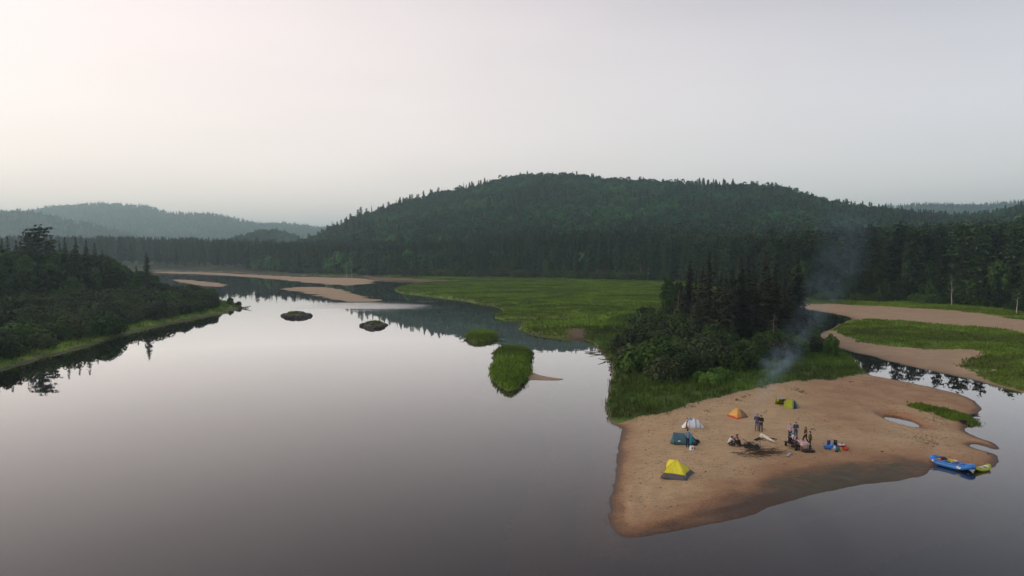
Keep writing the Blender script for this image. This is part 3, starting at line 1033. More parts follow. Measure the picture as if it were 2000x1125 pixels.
# ------------------------------------------------------------------ instanced masses (uncountable woods)
def scatter(name, pts, scl, idx, protos, label, cat):
    """one stuff object: geometry-node instances of the prototype meshes on points"""
    coll = bpy.data.collections.new(name + '_sources')
    for i, me in enumerate(protos):
        o = bpy.data.objects.new('%s_source_%02d' % (name, i), me)
        coll.objects.link(o)
    me = bpy.data.meshes.new(name)
    me.vertices.add(len(pts))
    me.vertices.foreach_set('co', np.asarray(pts, np.float32).ravel())
    for k, v, ty in (('scl', scl, 'FLOAT'), ('rz', RNG.uniform(0, 6.28, len(pts)), 'FLOAT'), ('pick', idx, 'INT')):
        a = me.attributes.new(k, ty, 'POINT')
        a.data.foreach_set('value', np.asarray(v, np.float32 if ty == 'FLOAT' else np.int32))
    o = link(name, me)
    ng = bpy.data.node_groups.new(name, 'GeometryNodeTree')
    ng.interface.new_socket('Geometry', in_out='INPUT', socket_type='NodeSocketGeometry')
    ng.interface.new_socket('Geometry', in_out='OUTPUT', socket_type='NodeSocketGeometry')
    gi, go = ng.nodes.new('NodeGroupInput'), ng.nodes.new('NodeGroupOutput')
    ci = ng.nodes.new('GeometryNodeCollectionInfo')
    ci.inputs['Collection'].default_value = coll
    ci.inputs['Separate Children'].default_value = True
    ci.inputs['Reset Children'].default_value = True
    ip = ng.nodes.new('GeometryNodeInstanceOnPoints')
    ip.inputs['Pick Instance'].default_value = True

    def na(nm, ty):
        n = ng.nodes.new('GeometryNodeInputNamedAttribute')
        n.data_type = ty
        n.inputs['Name'].default_value = nm
        return n.outputs['Attribute']
    cx = ng.nodes.new('ShaderNodeCombineXYZ')
    ng.links.new(na('rz', 'FLOAT'), cx.inputs['Z'])
    ng.links.new(gi.outputs[0], ip.inputs['Points'])
    ng.links.new(ci.outputs[0], ip.inputs['Instance'])
    ng.links.new(na('pick', 'INT'), ip.inputs['Instance Index'])
    ng.links.new(cx.outputs[0], ip.inputs['Rotation'])
    ng.links.new(na('scl', 'FLOAT'), ip.inputs['Scale'])
    ng.links.new(ip.outputs[0], go.inputs[0])
    o.modifiers.new('scatter', 'NODES').node_group = ng
    return tag(o, label, cat, kind='stuff')


def simple_crown(seed, conifer, mat):
    rg = np.random.default_rng(seed)
    if conifer:
        n = 150
        tt = rg.uniform(0, 1, n) ** 0.8
        a = rg.uniform(0, 6.28, n); r = 1.9 * (1 - tt) ** 0.8 * rg.uniform(0.5, 1.1, n) + 0.08
        C = np.stack([np.cos(a) * r, np.sin(a) * r, 1.0 + tt * 11.5], 1)
        N = np.stack([np.cos(a) * 0.6, np.sin(a) * 0.6, np.full(n, 0.8)], 1)
        V, Fq = rand_cards(C, N, 0.75, rg, 0.3)
        tip = np.array([[0, 0, 13.6], [0.22, 0, 11.8], [0, 0, 11.0], [-0.22, 0, 11.8]])
        V, Fq = np.vstack([V, tip]), np.vstack([Fq, [[len(V), len(V) + 1, len(V) + 2, len(V) + 3]]])
    else:
        lumps = [((rg.normal(0, 1.3), rg.normal(0, 1.3), 5.4 + rg.normal(0, 1.1)), (1.9, 1.9, 1.7)) for _ in range(5)] + [((0, 0, 7.0), (1.7, 1.7, 1.5)), ((0, 0, 3.5), (2.6, 2.6, 2.4))]
        V, Fq = lump_crown(rg, lumps, 34, 0.78, 0.45)
    me = make_mesh('woods_crown', V, Fq)
    me.materials.append(M[mat])
    return me


hill_protos = [simple_crown(200 + i, False, 'hill_leaf') for i in range(4)] + [simple_crown(210 + i, True, 'spruce') for i in range(3)]

# the wooded hill: scatter over the front slopes and crest
n = 90000
xs = RNG.uniform(-620, 1050, n); ys = RNG.uniform(300, 1700, n)
tx = xs / ys
s_foot = np.interp(tx, [-0.5, -0.3, 0.0, 0.25, 0.5, 0.8], [560, 540, 500, 430, 330, 260]) + 12
s_top = s_foot + np.interp(tx, [-0.35, -0.2, 0.0, 0.35, 0.5, 0.8], [330, 480, 620, 560, 600, 600])
zz = farland.h(xs, ys)
small_hill = (np.abs(xs - at_depth(532, 452, 1450)[0]) < 190) & (ys > 1080) & (ys < 1640)
dens = 0.55 + 0.75 * fbm(xs / 40, ys / 40, 301)
keep = (zz > 1.0) & (np.abs(tx) < 0.86) & (((ys > s_foot) & (ys < s_top + 45)) | small_hill) & (RNG.random(n) < dens) & ((tx > -0.37) | small_hill)
xs, ys, zz, tx = xs[keep], ys[keep], zz[keep], tx[keep]
con = fbm(xs / 55, ys / 55, 311) + 0.25 * (fbm(xs / 9, ys / 9, 312) - 0.5)
low_right = np.interp(tx, [0.3, 0.5], [0.0, 0.12])
is_con = RNG.random(len(xs)) < sstep(0.54, 0.66, con + low_right) * 0.8 + 0.06
pick = np.where(is_con, RNG.integers(4, 7, len(xs)), RNG.integers(0, 4, len(xs)))
scatter('hillside_forest', np.stack([xs, ys, zz - 0.8], 1), (0.62 + 0.95 * RNG.random(len(xs)) ** 1.6) * np.where(is_con, 0.95, 1.08), pick, hill_protos,
        'dense green mixed forest covering the big hill', 'forest')

# trees over the far hills
fi = RNG.integers(0, NA * ND, 60000)
fx, fy, fz = FX.ravel()[fi], DD.ravel()[fi], FZ.ravel()[fi]
fx = fx + RNG.uniform(-12, 12, len(fi)); fy = fy + RNG.uniform(-20, 20, len(fi))
k = (np.abs(fx / fy) < 0.8) & (fz > 25) & ((fx / fy < -0.2) | (fx / fy > 0.45))
fx, fy, fz = fx[k][:26000], fy[k][:26000], fz[k][:26000]
scatter('far_forest', np.stack([fx, fy, fz - 2], 1), RNG.uniform(1.1, 1.9, len(fx)), np.where(RNG.random(len(fx)) < 0.45, RNG.integers(4, 7, len(fx)), RNG.integers(0, 4, len(fx))),
        hill_protos, 'hazy forest on the far hills', 'forest')

# ------------------------------------------------------------------ forest belt along the far shore
BX = [-300, 0, 200, 300, 450, 560, 700, 850, 1000, 1280, 1400, 1500, 1560, 1700, 1850, 2000, 2150]
BY = [523, 524, 526, 527, 529, 534, 538, 541.5, 544, 550, 564, 582, 590, 592, 600, 612, 622]
BT = [475, 476, 476, 478, 480, 484, 492, 492, 484, 478, 470, 464, 462, 458, 452, 448, 440]
spruce_n = 0
belt_pts = []
px = -20.0
GRP = 'trees along the edge of the far forest'
while px < 2090:
    by, bt = np.interp(px, BX, BY), np.interp(px, BX, BT)
    for row in range(3):
        d0 = P(px, by)[1]
        jx = px + random.uniform(-8, 8)
        d = d0 * (1 + 0.018 * row) + row * 5 + random.uniform(-2, 3) + 4
        x, y = (jx - 1000) / F_PX * d, d
        top = CAM_H + (HORIZON - bt) / F_PX * d
        right = px > 1300
        r = random.random()
        if right:
            kind = 'pine' if r < 0.42 else ('spruce' if r < 0.86 else 'broad')
        else:
            kind = 'spruce' if r < 0.66 else ('pine' if r < 0.80 else 'broad')
        if px < 300 and row > 0:
            continue
        hh = top * random.uniform(0.58, 1.02)
        if kind == 'pine':
            hh = top * random.uniform(0.82, 1.12)
        if kind == 'broad':
            hh = min(top * random.uniform(0.45, 0.7), 15)
            if row > 0:
                kind, hh = 'spruce', top * random.uniform(0.75, 0.95)
        where = [w_ for lim_, w_ in ((300, 'on the far bank behind the left bank wood'), (480, 'on the far bank above the left end of the sandbar'), (700, 'on the far bank above the long sandbar'),
                                     (860, 'below the left slope of the big hill'), (1010, 'behind the left third of the meadow'), (1150, 'behind the middle of the meadow'), (1300, 'behind the right end of the meadow'),
                                     (1580, 'of the far forest directly behind the spit clump'), (1700, 'of the far forest behind the smoke'), (1850, 'above the far beach, left part of the dark forest'), (9999, 'above the far beach at the right edge')) if px < lim_][0]
        what = {'pine': 'tall shaggy pine', 'spruce': 'narrow dark spruce', 'broad': 'rounded leafy tree'}[kind]
        plant(kind, x, y, hh, '%s %s' % (what, where), 'forest edge trees ' + where, wide=random.uniform(0.85, 1.15) * (0.9 if kind == 'spruce' else 1.0))
    px += np.interp(px, [0, 700, 1300, 1600, 2100], [11.5, 10.5, 12.5, 17, 21])

for k_ in range(46):
    px = 1570 + k_ * 11.5 + random.uniform(-5, 5)
    x, y = P(px, np.interp(px, BX, BY) + random.uniform(-1.5, 1.5))
    leafy = random.random() < 0.35
    where = 'behind the smoke' if px < 1720 else ('above the middle of the far beach' if px < 1880 else 'above the right end of the far beach')
    plant('broad' if leafy else 'spruce', x, y, random.uniform(5, 9) if leafy else random.uniform(6, 12), ('young leafy tree under the tall pines ' if leafy else 'young spruce under the tall pines ') + where, 'young trees ' + where, 1.1 if leafy else 1.35)

# deeper rows as a mass
n = 26000
ux = RNG.uniform(-60, 2130, n)
db = np.array([P(a, b)[1] for a, b in zip(BX, BY)])
d0 = np.interp(ux, BX, db)
d = d0 * 1.05 + 18 + RNG.uniform(0, 1, n) ** 1.3 * np.interp(ux, [0, 450, 600, 1300, 2000], [420, 260, 60, 55, 130])
x, y = (ux - 1000) / F_PX * d, d
z = farland.h(x, y)
w = np.interp(d0, [100, 260, 480, 700], [0.62, 0.55, 0.36, 0.42])
kk = (z > 0.5) & (RNG.random(n) < w * 0.6)
x, y, z, ux, d = x[kk], y[kk], z[kk], ux[kk], d[kk]
top = CAM_H + (HORIZON - np.interp(ux, BX, BT)) / F_PX * np.interp(ux, BX, db)
pr = [PROTO['spruce'][0][1], PROTO['spruce'][1][1], PROTO['spruce'][2][1], PROTO['pine'][0][1], PROTO['pine'][1][1], PROTO['pine'][2][1]]
pk = np.where(RNG.random(len(x)) < np.where(ux > 1300, 0.45, 0.2), RNG.integers(3, 6, len(x)), RNG.integers(0, 3, len(x)))
sc = np.where(pk >= 3, top * RNG.uniform(0.82, 1.05, len(x)) / 24, top * (0.5 + 0.58 * RNG.random(len(x)) ** 0.8) / 16)
scatter('conifer_forest', np.stack([x, y, z - 0.3], 1), sc, pk, pr, 'deep dark conifer forest behind the front row of trees', 'forest')

ORD = ['first', 'second', 'third', 'fourth', 'fifth', 'sixth', 'seventh', 'eighth', 'ninth', 'tenth', 'eleventh', 'twelfth', 'thirteenth', 'fourteenth', 'fifteenth', 'sixteenth', 'seventeenth', 'eighteenth', 'nineteenth', 'twentieth', 'twenty-first', 'twenty-second']
SKN = [0, 0, 0]
# lone pines and spruces on the skyline of the hill
for (px, py, hp) in [(592, 470, 14), (604, 468, 16), (622, 458, 12), (640, 446, 18), (650, 444, 20), (668, 438, 14), (686, 428, 18), (700, 420, 20), (706, 417, 24), (717, 412, 16),
                     (727, 409, 20), (740, 405, 12), (760, 399, 15), (775, 396, 14), (790, 390, 10), (806, 384, 14), (828, 378, 12), (857, 368, 15), (874, 367, 8), (906, 360, 14),
                     (1330, 356, 10), (1360, 358, 11), (1430, 361, 8), (1476, 360, 13), (1497, 358, 13), (1505, 357, 14), (1512, 357, 14), (1524, 362, 13), (1538, 368, 12), (1550, 370, 11), (1984, 400, 22), (1996, 398, 26)]:
    tx = (px - 1000) / F_PX
    f0 = np.interp(tx, [-0.5, -0.3, 0.0, 0.25, 0.5, 0.8], [560, 540, 500, 430, 330, 260])
    dtop = f0 + np.interp(tx, [-0.35, -0.2, 0.0, 0.35, 0.5, 0.8], [330, 480, 620, 560, 600, 600]) - 6
    hh = (hp * 0.85 + 8) / F_PX * dtop + 3
    sk_ = 0 if px < 1000 else (1 if px < 1900 else 2)
    SKN[sk_] += 1
    on_ = ORD[SKN[sk_] - 1]
    plant('pine' if random.random() < 0.7 else 'spruce', tx * dtop, dtop, hh,
          on_ + (' conifer from the left on the left skyline of the big hill' if px < 1000 else (' conifer from the left on the right shoulder of the big hill' if px < 1900 else ' from left of two tall conifers on the skyline at the right edge')),
          'skyline conifers left' if px < 1000 else ('skyline conifers right' if px < 1900 else 'skyline conifers at the edge'), 1.0, None, float(farland.h(tx * dtop, dtop)[0]))

# shrub hedge at the forest foot and pale birches
px = 560.0
while px < 1300:
    by = np.interp(px, BX, BY) + 0.4
    x, y = P(px + random.uniform(-6, 6), by + random.uniform(-0.8, 1.2))
    plant('willow' if random.random() < 0.35 else 'alder', x, y, random.uniform(3.5, 6.0), 'dark shrub in the hedge ' + ('above the sandbar' if px < 740 else ('left of the meadow middle' if px < 1000 else 'right of the meadow middle')), 'hedge shrubs ' + ('at left' if px < 740 else ('mid' if px < 1000 else 'at right')), random.uniform(1.1, 1.5))
    px += 11
px = 1600.0
while px < 2080:
    by = np.interp(px, BX, BY) + 2
    x, y = P(px, by + random.uniform(-2, 2))
    plant('alder', x, y, random.uniform(2.2, 4.0), 'low dark shrub at the forest foot above the far beach', 'shrubs above the far beach', random.uniform(0.9, 1.3))
    px += 19
for (px, by, top, lab) in [(687, 541, 512, 'left of two thin pale birches under the hill'), (677, 541, 514, 'shorter thin pale birch under the hill'), (870, 543, 522, 'forked pale birch below the hill, left of the meadow middle'),
                           (1167, 548.5, 528, 'short pale birch snag at the meadow edge'), (1252, 550, 514, 'white branching birch at the forest edge behind the meadow'), (1265, 551, 524, 'second smaller white birch behind the meadow'),
                           (1858, 606, 545, 'pale leaning birch before the dark forest'), (1985, 622, 582, 'pale branching birch at the right edge above the beach')]:
    x, y = P(px, by)
    o = thing('birch_tree', lab, 'tree', (x, y, ground(x, y) - 0.1), random.uniform(0, 6), 'pale birches')
    hh = (by - top) / F_PX * y * 1.02
    rg = random.Random(int(px))
    tr = trunk_mesh('birch_trunk', hh, 0.12, (rg.uniform(-0.12, 0.12), 0.05), [(hh * rg.uniform(0.45, 0.9), rg.uniform(0, 6.28), hh * 0.16, hh * 0.12) for _ in range(7)], 6, int(px))
    tr.materials.append(M['birch_bark'])
    link('trunk', tr, None, o)
    rgn = np.random.default_rng(int(px))
    V, Fq = lump_crown(rgn, [((rgn.normal(0, 0.09) * hh, rgn.normal(0, 0.09) * hh, hh * rgn.uniform(0.6, 0.98)), (0.7, 0.7, 0.6)) for _ in range(6)], 14, 0.22)
    link('crown', make_mesh('birch_crown', V, Fq), M['leaf'], o)

# ------------------------------------------------------------------ trees and shrubs on the spit
SPR = [(1345, 650, 522), (1383, 668, 504), (1371, 660, 534), (1407, 662, 545), (1400, 655, 552), (1416, 684, 543), (1446, 680, 521), (1459, 672, 516), (1433, 676, 552),
       (1471, 668, 530), (1491, 676, 504), (1499, 670, 538), (1512, 674, 524), (1530, 668, 552), (1556, 676, 519), (1546, 682, 556), (1330, 645, 556), (1476, 686, 572),
       (1362, 676, 575), (1395, 678, 580), (1428, 660, 540), (1480, 658, 545), (1520, 660, 548), (1540, 662, 560), (1452, 655, 545), (1358, 655, 548)]
TALL = sorted(p_[0] for p_ in SPR if p_[2] < 526)
LOW = sorted(p_[0] for p_ in SPR if p_[2] >= 526)
for i, (px, by, top) in enumerate(SPR):
    x, y = P(px, by)
    big = top < 526
    plant('old_spruce', x, y, (by - top) / F_PX * y * 1.01, (ORD[TALL.index(px)] + ' from left of the tall dark spruces topping the spit clump' if big else ORD[LOW.index(px)] + ' from left of the lower dark spruces in the spit clump'),
          'tall spruces of the spit clump' if big else 'lower spruces of the spit clump', 1.0 if big else 0.95, i)
for (px, by, top, lab) in [(1305, 640, 546, 'broad leafy tree at the left end of the spruce clump on the spit'), (1325, 636, 560, 'leafy tree tucked behind the left end of the spit clump')]:
    x, y = P(px, by)
    plant('broad', x, y, (by - top) / F_PX * y, lab, None, 0.85)
for (px, by, top, lab) in [(1270, 632, 598, 'small young spruce beside the meadow, left of the clump'), (1203, 678, 652, 'tiny young spruce by the water left of the shrubs')]:
    x, y = P(px, by)
    plant('spruce', x, y, (by - top) / F_PX * y, lab)
# grey dead tree inside the clump
for (px, by, top, lab) in [(1322, 648, 575, 'grey dead spruce at the left of the spit clump'), (1508, 690, 620, 'grey dead leaning branches under the right of the spit clump')]:
    x, y = P(px, by)
    hh = (by - top) / F_PX * y
    rg = random.Random(int(px))
    o = thing('dead_tree', lab, 'tree', (x, y, ground(x, y)))
    tr = trunk_mesh('dead_trunk', hh, 0.14, (0.06, 0), [(hh * rg.uniform(0.15, 0.95), rg.uniform(0, 6.28), 1.3, -0.5) for _ in range(26)], 6, int(px))
    link('trunk', tr, M['deadwood'], o)

THICKET = poly_px([(1222, 748), (1262, 762), (1350, 760), (1375, 738), (1440, 742), (1490, 736), (1560, 716), (1605, 700), (1600, 672), (1570, 652), (1500, 668), (1400, 660), (1330, 640), (1262, 632), (1240, 652), (1228, 690)], 1)
placed = []
x0, y0 = THICKET.min(0); x1, y1 = THICKET.max(0)
txx, tyy = RNG.uniform(x0, x1, 9000), RNG.uniform(y0, y1, 9000)
TC = np.stack([txx, tyy, sdist(THICKET, txx, tyy)], 1).tolist()
tries = 0
while len(placed) < 120 and tries < 9000:
    tries += 1
    x, y, s = TC[tries - 1]
    if s < 0.4:
        continue
    if any((x - a) ** 2 + (y - b) ** 2 < 2.1 ** 2 for a, b in placed):
        continue
    placed.append((x, y))
for x, y in placed:
    pxx = 1000 + x / y * F_PX
    hh = random.uniform(2.6, 4.2) * (1.12 if pxx < 1420 else 0.85)
    wil = random.random() < 0.25
    pyy = HORIZON + F_PX * CAM_H / y
    wh_ = ('at its front left' if pyy > 715 else ('at its left middle' if pyy > 675 else 'at its far left')) if pxx < 1330 else (('at its front, below the spruces' if pyy > 715 else 'against the feet of the spruces') if pxx < 1480 else 'at its right end by the smoke')
    plant('willow' if wil else 'alder', x, y, hh, ('greyish willow shrub in the spit thicket ' if wil else 'dense dark green shrub in the spit thicket ') + wh_, 'spit thicket shrubs ' + wh_, random.uniform(0.85, 1.1))
for (px, by, hh, wd, kind, lab) in [(1622, 702, 4.0, 0.62, 'alder', 'single rounded shrub standing at the right end of the thicket by the channel'),
                                    (1388, 764, 1.7, 0.9, 'fresh', 'low bright green leafy shrub in front of the thicket, left'), (1405, 756, 1.9, 1.0, 'fresh', 'low bright green leafy shrub in front of the thicket, middle'),
                                    (1370, 758, 1.5, 1.0, 'fresh', 'low bright green leafy shrub against the big dark bush'), (1498, 752, 1.2, 1.0, 'fresh', 'small bright green shrub under the smoke'),
                                    (1206, 690, 2.2, 0.8, 'alder', 'dark waterside shrub above the driftwood snag'), (1222, 676, 2.4, 0.9, 'alder', 'dark waterside shrub beside the tiny spruce')]:
    x, y = P(px, by)
    plant(kind, x, y, hh, lab, None, wd)

# ------------------------------------------------------------------ the left bank
def lb(px, d):
    return (px - 1000) / F_PX * d, d


x, y = lb(78, 229); plant('pine', x, y, 24.0, 'tallest spreading pine on the left bank', None, 1.3, 1)
x, y = lb(56, 236); plant('pine', x, y, 22.0, 'slimmer pine just left of the tallest pine', None, 1.0, 0)
x, y = lb(101, 240); plant('pine', x, y, 20.5, 'ragged pine just right of the tallest pine', None, 1.0, 2)
x, y = lb(287, 246); plant('spruce', x, y, 16.4, 'pointed spruce at the end of the left bank trees', None, 1.35, 3)
for (px, d, top, lab) in [(266, 250, 519, 'shorter spruce just left of the pointed spruce'), (275, 247, 530, 'small spruce hidden beside the pointed spruce')]:
    x, y = lb(px, d); plant('spruce', x, y, CAM_H + (HORIZON - top) / F_PX * d - ground(x, y), lab, None, 1.5, 3)
SLIM = sorted([(5, 225, 466), (16, 215, 462), (33, 220, 470), (42, 240, 472), (128, 238, 463), (149, 246, 463), (169, 242, 468), (118, 250, 474), (186, 260, 474), (-12, 205, 470), (200, 256, 488), (140, 232, 488), (212, 262, 500)])
for i, (px, d, top) in enumerate(SLIM):
    x, y = lb(px, d)
    plant('spruce', x, y, CAM_H + (HORIZON - top) / F_PX * d - ground(x, y), ORD[i] + ' slender spruce from the left edge poking out of the left bank wood', 'slender spruces on the left bank', 1.2)
random.seed(21)
SHORE = chaikin([P(a, b) for a, b in LEFT], 2)
cp, cd = RNG.uniform(-80, 412, 24000), RNG.uniform(100, 330, 24000)
cxx = (cp - 1000) / F_PX * cd
CAND = np.stack([cp, cd, cxx, cd, sdist(SHORE, cxx, cd)], 1).tolist()
pl = []
for px, d, x, y, s in CAND[:12000]:
    if len(pl) >= 150:
        break
    if px > 305 or s < 12:
        continue
    edge_ = np.interp(d, [110, 180, 230, 260, 330], [-124, -131, -133, -124, -118])
    if x > edge_ or any((x - a) ** 2 + (y - b) ** 2 < 4.6 ** 2 for a, b in pl):
        continue
    top = np.interp(px, [-60, 120, 180, 215, 240, 300], [488, 492, 494, 502, 518, 538]) + random.choice([0, 4, 10, 22, 36])
    hh = min(CAM_H + (HORIZON - top) / F_PX * d - ground(x, y), 7.5 + (edge_ - x) * 0.42 + random.uniform(0, 4.5))
    if hh < 4:
        continue
    pl.append((x, y))
    wh_ = 'left of the tallest pine' if px < 78 else ('right of the tallest pine' if px < 190 else 'near the pointed spruce')
    plant('broad', x, y, hh, 'leafy tree in the left bank wood, ' + wh_, 'left bank leafy trees ' + wh_, random.uniform(0.95, 1.35))
sh = []
for px, d, x, y, s in CAND[12000:]:
    if len(sh) >= 300:
        break
    near = np.interp(px, [-60, 100, 210, 300, 400], [4.0, 6.0, 3.5, 8.0, 9.0]) * (0.15 + 1.5 * float(fbm(y / 14, x / 14, 606)))
    edge_ = np.interp(d, [110, 180, 230, 260, 330], [-127, -134, -136, -127, -121])
    if s < near or x < edge_ - 2 or any((x - a) ** 2 + (y - b) ** 2 < (2.6 + s * 0.02) ** 2 for a, b in sh):
        continue
    sh.append((x, y))
    hh = random.uniform(2.2, 3.8) + 0.045 * (s - near) + (1.6 if random.random() < 0.12 else 0)
    willow = random.random() < 0.45
    wh_ = 'at the left edge' if px < 90 else ('below the tallest pine and beyond' if px < 200 else ('below the pointed spruce' if px < 310 else 'towards the tip'))
    plant('willow' if willow else 'alder', x, y, hh, ('greyish willow shrub' if willow else 'dark green alder shrub') + ' on the left bank, ' + wh_,
          ('willows' if willow else 'alders') + ' of the left bank ' + wh_, random.uniform(0.85, 1.2))
for (px, by, hh) in [(450, 598, 2.6), (466, 599, 1.6)]:
    x, y = P(px, by); plant('alder', x, y, hh, 'small shrub on the tip of the left bank, taller one' if hh > 2 else 'small shrub on the tip of the left bank, shorter one', None, 0.8)


# ------------------------------------------------------------------ grass
def mat_grass(name, a, b):
    t = NT(name)
    c = t.mix(t.attr('tint'), a, b)
    c = t.mix(t.rng(t.noise(0.12, 3.0, 0.6), 0.4, 0.66, 0, 0.6), c, tuple(k * 0.55 for k in a))
    c = t.mix(t.rng(t.noise(0.045, 4.0, 0.6, dist=1.2, scl=(0.75, 1.1, 1)), 0.44, 0.60, 0, 0.8), c, tuple(k * f for k, f in zip(a, (0.75, 0.5, 0.7))))
    t.bsdf(c, 0.7, 0.15)
    return t.m


def grass_field(name, X, Y, Z, blades, hmin, hmax, width, mat, label, lean=0.45, spread=0.3, extra=None):
    n = len(X)
    B = np.repeat(np.stack([X, Y, Z - 0.05], 1), blades, 0)
    m = n * blades
    B[:, :2] += RNG.normal(0, spread, (m, 2))
    a = RNG.uniform(0, 6.28, m)
    hh = RNG.uniform(hmin, hmax, m) * np.repeat(RNG.uniform(0.7, 1.25, n), blades)
    if extra is not None:
        hh = hh * np.repeat(extra, blades)
    L = RNG.uniform(0.1, 1.0, m) * lean * hh
    la = RNG.uniform(0, 6.28, m)
    side = np.stack([np.cos(a), np.sin(a), np.zeros(m)], 1) * (width * RNG.uniform(0.6, 1.4, m))[:, None]
    tip = B + np.stack([np.cos(la) * L, np.sin(la) * L, hh], 1)
    mid = B * 0.5 + tip * 0.5 + np.stack([-np.cos(la) * L * 0.22, -np.sin(la) * L * 0.22, hh * 0.06], 1)
    V = np.stack([B - side, B + side, mid + side * 0.8, tip, mid - side * 0.8], 1).reshape(-1, 3)
    i = np.arange(m)[:, None] * 5
    tint = np.repeat(np.clip(np.repeat(RNG.uniform(0, 1, n), blades) * 0.7 + RNG.uniform(0, 0.3, m), 0, 1), 5)
    me = make_mesh(name, V, [i + np.array([[0, 1, 2, 4]]), i + np.array([[4, 2, 3]])], False, {'tint': tint})
    return tag(link(name, me, mat), label, 'grass', kind='stuff')


def sample_land(L, n, mk='grass', thr=0.5, box=None, zmin=0.1):
    x0, y0 = L.x0, L.y0; x1, y1 = x0 + (L.nx - 2) * L.cell, y0 + (L.ny - 2) * L.cell
    if box:
        x0, y0, x1, y1 = box
    X, Y = RNG.uniform(x0, x1, n), RNG.uniform(y0, y1, n)
    Z = L.h(X, Y)
    k = (L.mask(mk, X, Y) > thr) & (Z > zmin) & (np.abs(X / Y) < 0.80)
    return X[k], Y[k], Z[k]


M['grass_spit'] = mat_grass('spit_grass', (0.050, 0.105, 0.011), (0.110, 0.190, 0.022))
M['grass_meadow'] = mat_grass('meadow_grass', (0.080, 0.165, 0.012), (0.205, 0.315, 0.025))
X, Y, Z = sample_land(spit, 42000)
grass_field('grass', X, Y, Z, 7, 0.35, 0.8, 0.045, M['grass_spit'], 'tall dark green grass fringing the spit below the thicket')
X, Y, Z = sample_land(bar, 60000, zmin=0.2)
grass_field('grass', X, Y, Z, 5, 0.25, 0.5, 0.09, M['grass_meadow'], 'green grass on the bar across the side channel', 0.5, 0.45)
X, Y, Z = sample_land(meadow, 90000, zmin=0.12)
grass_field('grass', X, Y, Z, 5, 0.3, 0.6, 0.16, M['grass_meadow'], 'bright green meadow grass beside the river', 0.5, 0.6)
X, Y, Z = sample_land(left, 60000, zmin=0.15)
s = sdist(SHORE, X, Y)
k = s < 30
grass_field('grass', X[k], Y[k], Z[k], 5, 0.3, 0.8, 0.09, M['grass_meadow'], 'green grass along the water of the left bank', 0.5, 0.5)
for L, nn, lab, hs in zip(ISLETS, (2500, 2500, 5000, 9000), ('thin grass on the left rocky islet', 'thin grass on the right rocky islet', 'grass on the round islet', 'thick grass on the long islet'), (0.6, 0.6, 0.8, 1.0)):
    X, Y, Z = sample_land(L, nn, zmin=0.08)
    grass_field('grass', X, Y, Z, 6, 0.35 * hs, 0.75 * hs, 0.06, M['grass_meadow'], lab, 0.7, 0.25)
X, Y = RNG.uniform(-150, 120, 9000), RNG.uniform(330, 620, 9000)
Z = farland.h(X, Y)
k = (Z > 0.3) & (Z < 1.3)
grass_field('grass', X[k], Y[k], Z[k], 5, 0.4, 0.9, 0.25, M['grass_meadow'], 'grass strip under the far forest edge', 0.5, 1.0)
# grass tufts and the grassy hump on the sand
hump = np.array([P(a, b) for a, b in [(1792, 805), (1800, 803), (1812, 805), (1825, 807), (1838, 809), (1850, 811), (1862, 813), (1872, 815), (1880, 817), (1888, 820), (1845, 818), (1868, 821), (1892, 825)]])
c = hump[RNG.integers(0, len(hump), 1500)] + RNG.normal(0, 1, (1500, 2)) * np.array([0.35, 0.8])
grass_field('grass', c[:, 0], c[:, 1], ground_a(c[:, 0], c[:, 1]), 7, 0.2, 0.5, 0.035, M['grass_meadow'], 'strip of green grass at the river edge right of the pool', 0.5, 0.12)
tuft = []
for (a, b, nn, sx, sy) in [(1353, 806, 10, 0.15, 0.4), (1383, 816, 10, 0.2, 0.4), (1440, 796, 8, 0.15, 0.3), (1453, 790, 8, 0.2, 0.4), (1463, 786, 8, 0.15, 0.4), (1555, 775, 40, 0.7, 1.0), (1568, 780, 26, 0.35, 0.8),
                           (1437, 795, 10, 0.3, 0.4), (1305, 818, 12, 0.2, 0.4), (1800, 862, 30, 0.9, 1.8), (1795, 868, 26, 0.7, 1.4), (1830, 830, 18, 0.8, 1.0), (1845, 822, 18, 0.6, 0.6), (1404, 802, 4, 0.2, 0.2), (1745, 812, 12, 0.5, 0.4), (1500, 768, 5, 0.3, 0.3)]:
    g = P(a, b)
    tuft.append(np.array(g) + RNG.normal(0, 1, (nn, 2)) * np.array([sx, sy]))
tuft = np.vstack(tuft)
M['grass_dry'] = mat_grass('dry_tufts', (0.13, 0.12, 0.04), (0.22, 0.19, 0.07))
grass_field('grass', tuft[:, 0], tuft[:, 1], ground_a(tuft[:, 0], tuft[:, 1]), 5, 0.12, 0.30, 0.014, M['grass_dry'], 'sparse dry grass tufts scattered over the sand', 0.7, 0.08)

# ------------------------------------------------------------------ camp: materials
def cloth(name, c, rough=0.65, vary=0.12):
    t = NT(name)
    f = t.noise(3.5, 4.0, 0.6)
    col = t.mix(t.rng(f, 0.3, 0.7), tuple(k * (1 - vary) for k in c), tuple(min(1, k * (1 + vary)) for k in c))
    t.bsdf(col, rough, 0.3, bump=t.noise(5.0, 3.0, 0.6, scl=(1, 1, 1)), bstr=0.16, bdist=0.03)
    return t.m


